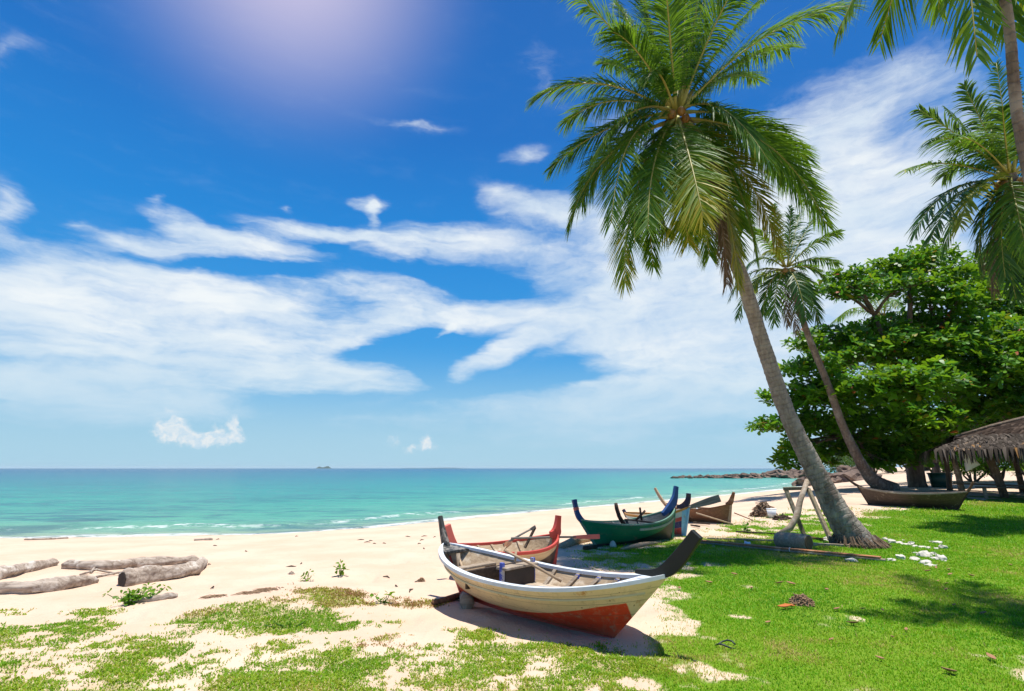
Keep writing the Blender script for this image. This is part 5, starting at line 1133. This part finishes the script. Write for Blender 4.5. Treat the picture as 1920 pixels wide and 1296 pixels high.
drift('tiny stub of wood poking out of the shallow water', [(252, 992), (258, 987)], [.08, .06], 8, 'driftwood_stub', -.6)
for i, (pxs, lab) in enumerate(((((150, 1080), (180, 1074), (215, 1078)), 'thin crooked twig between the long logs, left one'), (((180, 1084), (220, 1080), (236, 1076)), 'thin crooked twig between the long logs, right one'), (((170, 1076), (176, 1070)), 'stubby broken twig upright between the long logs'))):
    pole(lab, [at(*p) + Vector((0, 0, .02 + .03 * (k % 2))) for k, p in enumerate(pxs)], .018, M_DRIFT, 'twig', 'twig', 'twigs between the driftwood logs')
M_HUSK = material('dry_husk', lambda t: pset(t, col=t.mix(t.noise(t.obj, 20, 5), (.16, .09, .045), (.34, .22, .13)), rough=.95))
def clump(px, py, w, seed, label, name='seaweed_wrack'):
    g = random.Random(seed); c = at(px, py); mb = MB()
    for i in range(45):
        ox = g.gauss(0, w * .45); a = at(px + ox, py + g.gauss(0, w * .03) - ox * .12); q = Vector((g.uniform(-.09, .09), g.uniform(-.05, .05), 0)); mb.tube([a - c - q + Vector((0, 0, .003)), a - c + Vector((0, 0, g.uniform(.003, .018))), a - c + q + Vector((0, 0, .003))], [.002, .005, .002], 4)
    o = mb.build(name, M_HUSK); o.location = c; return tag(o, label, 'beach wrack', 'lines of dry wrack')
clump(470, 1112, 34, 3, 'dark line of dry wrack along the top of the green mound'); clump(400, 1119, 22, 4, 'thin dark wrack just left of the green mound'); clump(500, 1106, 26, 5, 'small dark heap of wrack behind the green mound')

# ---------------------------------------------------------------- stones, litter, small plants
M_CORAL = material('bleached_coral', lambda t: pset(t, col=t.mix(t.noise(t.geo, 9, 5, .7), (.74, .70, .62), (.40, .35, .27)), rough=.9, normal=t.bump(t.noise(t.obj, 22, 5), .8, .02)))
M_ROCK = material('brown_shore_rock', lambda t: pset(t, col=t.mix(t.smooth(t.noise(t.obj, .9, 6, .7), .3, .7), (.075, .05, .04), (.24, .165, .12)), rough=.95, normal=t.bump(t.noise(t.obj, 2.5, 6, .7), .9, .3)))
M_DEADLEAF = material('fallen_leaf', lambda t: pset(t, col=t.mix(t.noise(t.obj, 9, 3), (.20, .10, .05), (.40, .20, .10)), rough=.8))
M_ORANGELEAF = material('orange_fallen_leaf', lambda t: pset(t, col=(.42, .11, .015), rough=.7))
M_RUBBER = material('black_rubber', lambda t: pset(t, col=(.02, .03, .028), rough=.5))
M_WHITEPLASTIC = material('white_plastic', lambda t: pset(t, col=(.72, .74, .76), rough=.4))
def stone(px, py, r, seed, label, sq=(1.2, .9, .6), mat=None, name='coral_stone', cat='stone', group='white coral stones by the palm', rot=None):
    vs, fs = blob(seed, r, sq, 2, .42); o = MB().add(vs, fs).build(name, mat or M_CORAL, None, name != 'coral_stone'); p = at(px, py); o.location = (p.x, p.y, p.z + r * sq[2] * .22); o.rotation_euler = (0, 0, seed * 1.7 if rot is None else rot); return tag(o, label, cat, group)
CL = 'bleached white coral lump in the scatter right of the palm roots'
for i, (px, py, r, lab) in enumerate(((1672, 1018, .10, CL), (1686, 1020, .11, CL), (1698, 1023, .10, CL), (1709, 1021, .09, CL), (1716, 1026, .08, CL), (1730, 1028, .09, CL), (1740, 1029, .07, CL), (1756, 1019, .115, 'white coral lump at the top right of the scatter, upright'), (1755, 1030, .07, CL), (1768, 1028, .10, CL), (1694, 1014, .05, CL),
        (1716, 1038, .06, CL), (1690, 1048, .11, CL), (1673, 1051, .07, 'pointed white shell between the plank end and the stones'), (1716, 1050, .10, CL), (1734, 1044, .15, 'largest white coral slab in the middle of the scatter'), (1748, 1040, .09, CL), (1752, 1049, .09, CL), (1766, 1050, .12, CL), (1738, 1056, .11, CL), (1745, 1062, .08, 'white coral lump nearest the camera in the scatter'), (1729, 1057, .07, CL),
        (1597, 1053, .10, 'rounded white coral stone just below the plank end'), (1550, 1013, .13, 'white coral lump behind the foot of the timber frame'), (1574, 1018, .10, 'white coral lump between the frame foot and palm base'), (1660, 1012, .09, CL), (1338, 1025, .035, 'tiny white shell on the shaded grass below the grey batten'), (1610, 999, .05, 'small pale stone on the lawn behind the palm base'))):
    stone(px, py, r * .8, 11 + i, lab, (1.3, .9, .55) if i % 3 else (1.0, .8, .75))
stone(1403, 1026, .11, 60, 'smooth whitish float lying on the batten in the shade', (1.0, .8, .9), M_WHITEPLASTIC, 'float', 'float', None)
stone(1150, 1026, .10, 61, 'white lump on the grass against the green hull', (.8, .7, .9), M_CORAL, 'white_lump', 'stone', None)
bk = empty('bucket', at(1448, 971)); tag(bk, 'small white bucket on the dry grass beyond the timber frame', 'bucket'); MB().tube([(0, 0, 0), (0, 0, .27)], [.12, .145], 20).build('body', M_WHITEPLASTIC, bk, True); MB().tube([(0, 0, .25), (0, 0, .28)], [.155, .155], 20).build('rim', M_WHITEPLASTIC, bk, True)
def heap(px, py, w, h, n, seed, label, mat, name='fibre_heap', cat='heap', r=.006):
    g = random.Random(seed); c = at(px, py); mb = MB(); vs, fs = blob(seed, 1, (w * .8, w * .6, h * .8), 2, .3); mb.add(vs, fs)
    for i in range(n):
        a = g.random() * 6.283; q = g.random() ** .6; p = Vector((math.cos(a) * w * q, math.sin(a) * w * .7 * q, h * (1 - q * q) * g.uniform(.7, 1.1))); e = Vector((g.gauss(0, 1), g.gauss(0, .8), g.gauss(0, .4))).normalized() * w * .5
        mb.tube([p - e + Vector((0, 0, -.1 * h)), p + Vector((0, 0, h * .1)), p + e + Vector((0, 0, -.2 * h))], r, 4)
    o = mb.build(name, mat); o.location = c; return tag(o, label, cat)
heap(1503, 1133, .12, .09, 200, 3, 'brown tuft of coconut fibre lying alone on the lawn', M_HUSK); heap(1432, 968, .34, .40, 160, 4, 'dark brushy stump next to the white bucket', M_FIBRE, 'brush_stump', 'stump', .014)
heap(1466, 974, .25, .10, 40, 5, 'low dark heap of scrap right of the white bucket', M_DARKWOOD, 'scrap_heap', 'heap', .02); heap(790, 1090, .05, .045, 60, 6, 'brown coconut husk alone on the bare sand', M_HUSK, 'coconut_husk', 'husk')
heap(546, 1077, .05, .04, 20, 7, 'small grey stone-like husk on the open sand', M_DRIFT, 'dry_husk', 'husk')
def leafmesh(px, py, L, seed, label, mat, group='dry leaves fallen on the lawn', name='fallen_leaf'):
    g = random.Random(seed); a = g.random() * 6.283; c = at(px, py); mb = MB(); rows = []
    for i in range(6):
        q = i / 5; w = L * .42 * math.sin(math.pi * min(.97, q * .9 + .06)); z = .012 + .35 * L * (q - .5) ** 2 * 1.6
        rows.append([Vector(((q - .5) * L, -w / 2, z + w * .35)), Vector(((q - .5) * L, 0, z)), Vector(((q - .5) * L, w / 2, z + w * .35))])
    mb.loft(rows, close=False); o = mb.build(name, mat, None, True); o.location = c + Vector((0, 0, .012)); o.rotation_euler = (g.uniform(-.2, .2), g.uniform(-.2, .2), a); m = o.modifiers.new('thick', 'SOLIDIFY'); m.thickness = .003
    return tag(o, label, 'leaf', group)
leafmesh(1474, 1143, .17, 2, 'orange curled leaf just below left of the brown fibre tuft', M_ORANGELEAF); leafmesh(1480, 1141, .13, 9, 'second orange leaf overlapping the curled one near the fibre tuft', M_ORANGELEAF)
DL = 'dry brown leaf lying on the open lawn'
gr = random.Random(5)
for i, (px, py) in enumerate(((1377, 1080), (1274, 1107), (1463, 1097), (1483, 1098), (1410, 1107), (1600, 1174), (1674, 1200), (1756, 1068), (1780, 1072), (1782, 1081), (1822, 1083), (1776, 1098), (1775, 1110), (1790, 1139), (1845, 1155), (1570, 1147), (1618, 1146), (1655, 1149), (1700, 1186), (1860, 1240), (1780, 1265), (1650, 1240), (1550, 1110), (1760, 1093), (1740, 1074), (1895, 1062), (1500, 1060), (1330, 1096), (1440, 1172), (1560, 1205))):
    leafmesh(px, py, gr.uniform(.06, .13), 20 + i, DL, M_DEADLEAF)
c = at(1361, 1213); ring = [Vector((math.cos(a) * .09, math.sin(a) * .085, .02 + .02 * math.sin(2 * a))) for a in [i * .52 for i in range(12)]]
o = MB().tube(ring, .008, 6).build('rubber_strap', M_RUBBER, None, True); o.location = c; tag(o, 'thin black looped strap lying on the near lawn', 'strap')
# seedlings
def seedling(px, py, n, size, spread, seed, label, name='beach_plant', mat=None):
    g = np.random.default_rng(seed); c = at(px, py); root = empty(name, c); tag(root, label, 'plant', 'small green plants on the sand')
    P = np.stack((g.normal(0, spread, n), g.normal(0, spread * .4, n), np.abs(g.normal(.10, .06, n)) * (size / .09)), 1); V, F, t = rosettes(P, g, size, 5, width=.62)
    link('leaves', np_mesh('leaves', V, F, dict(tint=np.clip(t, 0, .9))), mat or M_BUSH, root); mb = MB()
    mb.tube([(-.012, 0, -.02), (0, 0, .004), (.012, 0, -.02)], .008, 5)
    for p in P[:60]: mb.tube([(0, 0, -.01), (p[0] * .8, p[1] * .8, p[2] * .6), tuple(p)], [.005, .005, .004], 4)
    mb.build('stems', M_BUSH, root)
seedling(238, 1134, 10, .06, .07, 1, 'bright green seedling, left tuft beside the bleached branch'); seedling(262, 1128, 26, .06, .15, 2, 'wide bright green creeper patch above the bleached branch'); seedling(288, 1108, 3, .06, .03, 3, 'little green sprig sticking up right of the creeper patch')
seedling(638, 1080, 5, .08, .03, 4, 'lone green sprig on the open sand left of the boats'); seedling(575, 1090, 5, .06, .05, 5, 'yellowish sprig on the open sand, left of the lone green one'); seedling(718, 1132, 4, .07, .04, 6, 'green sprig on sand between the mound and the cream boat')
seedling(1402, 996, 6, .10, .08, 7, 'small leafy weed at the sand edge near the bent branch'); seedling(545, 1178, 10, .04, .12, 8, 'leafy yellow-green weed in the middle of the green mound')
# sand litter: small sticks and shells
g_ = random.Random(9)
for i in range(36):
    px, py = g_.uniform(380, 1060), g_.choice((g_.uniform(1005, 1030), g_.uniform(1030, 1120)))
    a = at(px, py)
    if shore_dist(a.x, a.y)[0] < 1.0: continue
    L = g_.uniform(.03, .10); q = g_.random() * 6.28; o = MB().tube([(-L, 0, 0), (0, .02, .012), (L, 0, 0)], [.006, .012, .005], 5).build('beach_twig', M_DARKWOOD); o.location = a + Vector((0, 0, .006)); o.rotation_euler = (0, 0, q); tag(o, 'tiny dark twig washed up on the pale sand', 'twig', 'twigs washed up on the sand')

# ---------------------------------------------------------------- rocks and the far island
RK = 'dark brown boulder in the low rocky point reaching into the sea'
g_ = random.Random(3)
protos = []
for i in range(6):
    vs, fs = blob(100 + i, 1.0, (1.3, 1.0, .72), 3, .5, 1.5); me = bpy.data.meshes.new('rock'); me.from_pydata([tuple(v) for v in vs], [], fs); me.materials.append(M_ROCK); protos.append(me)
def rock(p, r, i, label, group, sx=1.0, sz=1.0):
    o = bpy.data.objects.new('rock', protos[i % 6]); COL.objects.link(o); o.location = p; o.scale = (r * sx, r, r * sz); o.rotation_euler = (g_.uniform(-.3, .3), g_.uniform(-.3, .3), g_.random() * 6.28); return tag(o, label, 'rock', group)
YR = 150
for i in range(64):
    f = g_.random(); px = 1262 + 262 * f; h = (.35 + .9 * f) * g_.uniform(.6, 1.15); y = YR + g_.uniform(-6, 10) + 5 * f
    p = pty(px, 896, y); rock((p.x, p.y, SEA + h * .15 + (.5 if f > .7 else 0) * g_.random()), h * 1.5, i, RK, 'boulders of the rocky point', 1.4)
for i, (px, py, r, lab) in enumerate(((1545, 893, 1.6, 'brown boulder on the beach just right of the big palm trunk'), (1592, 894, 2.3, 'large brown boulder on the far sand between the two palm trunks'), (1615, 893, 1.9, 'long low boulder beside the large one between the palm trunks'), (1570, 897, 1.4, 'round brown boulder in front of the large one on the far sand'), (1500, 903, 1.2, 'dark boulder at the water edge behind the palm trunk'), (1508, 898, 1.4, 'darker boulder above the one at the water edge'), (1585, 880, 1.6, 'grey boulder at the skyline behind the large brown one'), (1600, 881, 1.5, 'round grey boulder at the skyline, right of its neighbour'))):
    p = pty(px, py, 84 if py > 885 else 100); rock((p.x, p.y, max(gz(p.x, p.y), p.z - .5)), r * .8, i, lab, 'boulders on the far sand', 1.3)
def ridge(px0, px1, h, y, label, seed):
    a, b = pty(px0, 877, y), pty(px1, 877, y); mb = MB(); rows = []
    for i in range(25):
        q = i / 24; hh = h * (min(1, 5 * q, 5 * (1 - q)) ** .6) * (.8 + .3 * math.sin(q * 9 + seed)); p = a.lerp(b, q); rows.append([Vector((p.x, p.y - h * 1.5, SEA - 1)) , Vector((p.x, p.y - h * .5, SEA + hh * .8)), Vector((p.x, p.y, SEA + hh)), Vector((p.x, p.y + h, SEA + hh * .6)), Vector((p.x, p.y + h * 2, SEA - 1))])
    mb.loft(rows, close=False); o = mb.build('distant_island', material('island_woods_' + 'ab'[seed % 2], lambda t: pset(t, col=t.mix(t.noise(t.obj, .05, 5), (.02, .05, .03), (.05, .08, .05)), rough=.95)), None, True)
    return tag(o, label, 'island', 'far islands')
ridge(594, 621, 19, 5000, 'tiny flat-topped island on the sea horizon, left of centre', 1); ridge(750, 880, 9, 9000, 'faint low strip of land on the horizon near the middle', 2)

# ---------------------------------------------------------------- air
mh = bpy.data.materials.new('sea_haze'); mh.use_nodes = True; th = NT(mh.node_tree); th.n.clear(); oh = th.new('ShaderNodeOutputMaterial'); vh = th.new('ShaderNodeVolumePrincipled')
vh.inputs['Color'].default_value = (.80, .90, 1, 1); vh.inputs['Density'].default_value = 4.5e-5; th.l.new(vh.outputs[0], oh.inputs['Volume'])
USE_HAZE = True
if USE_HAZE:
    hzb = MB().box((0, 0, 12.5), (25400, 25400, 37)).build('haze', mh); tag(hzb, kind='stuff')
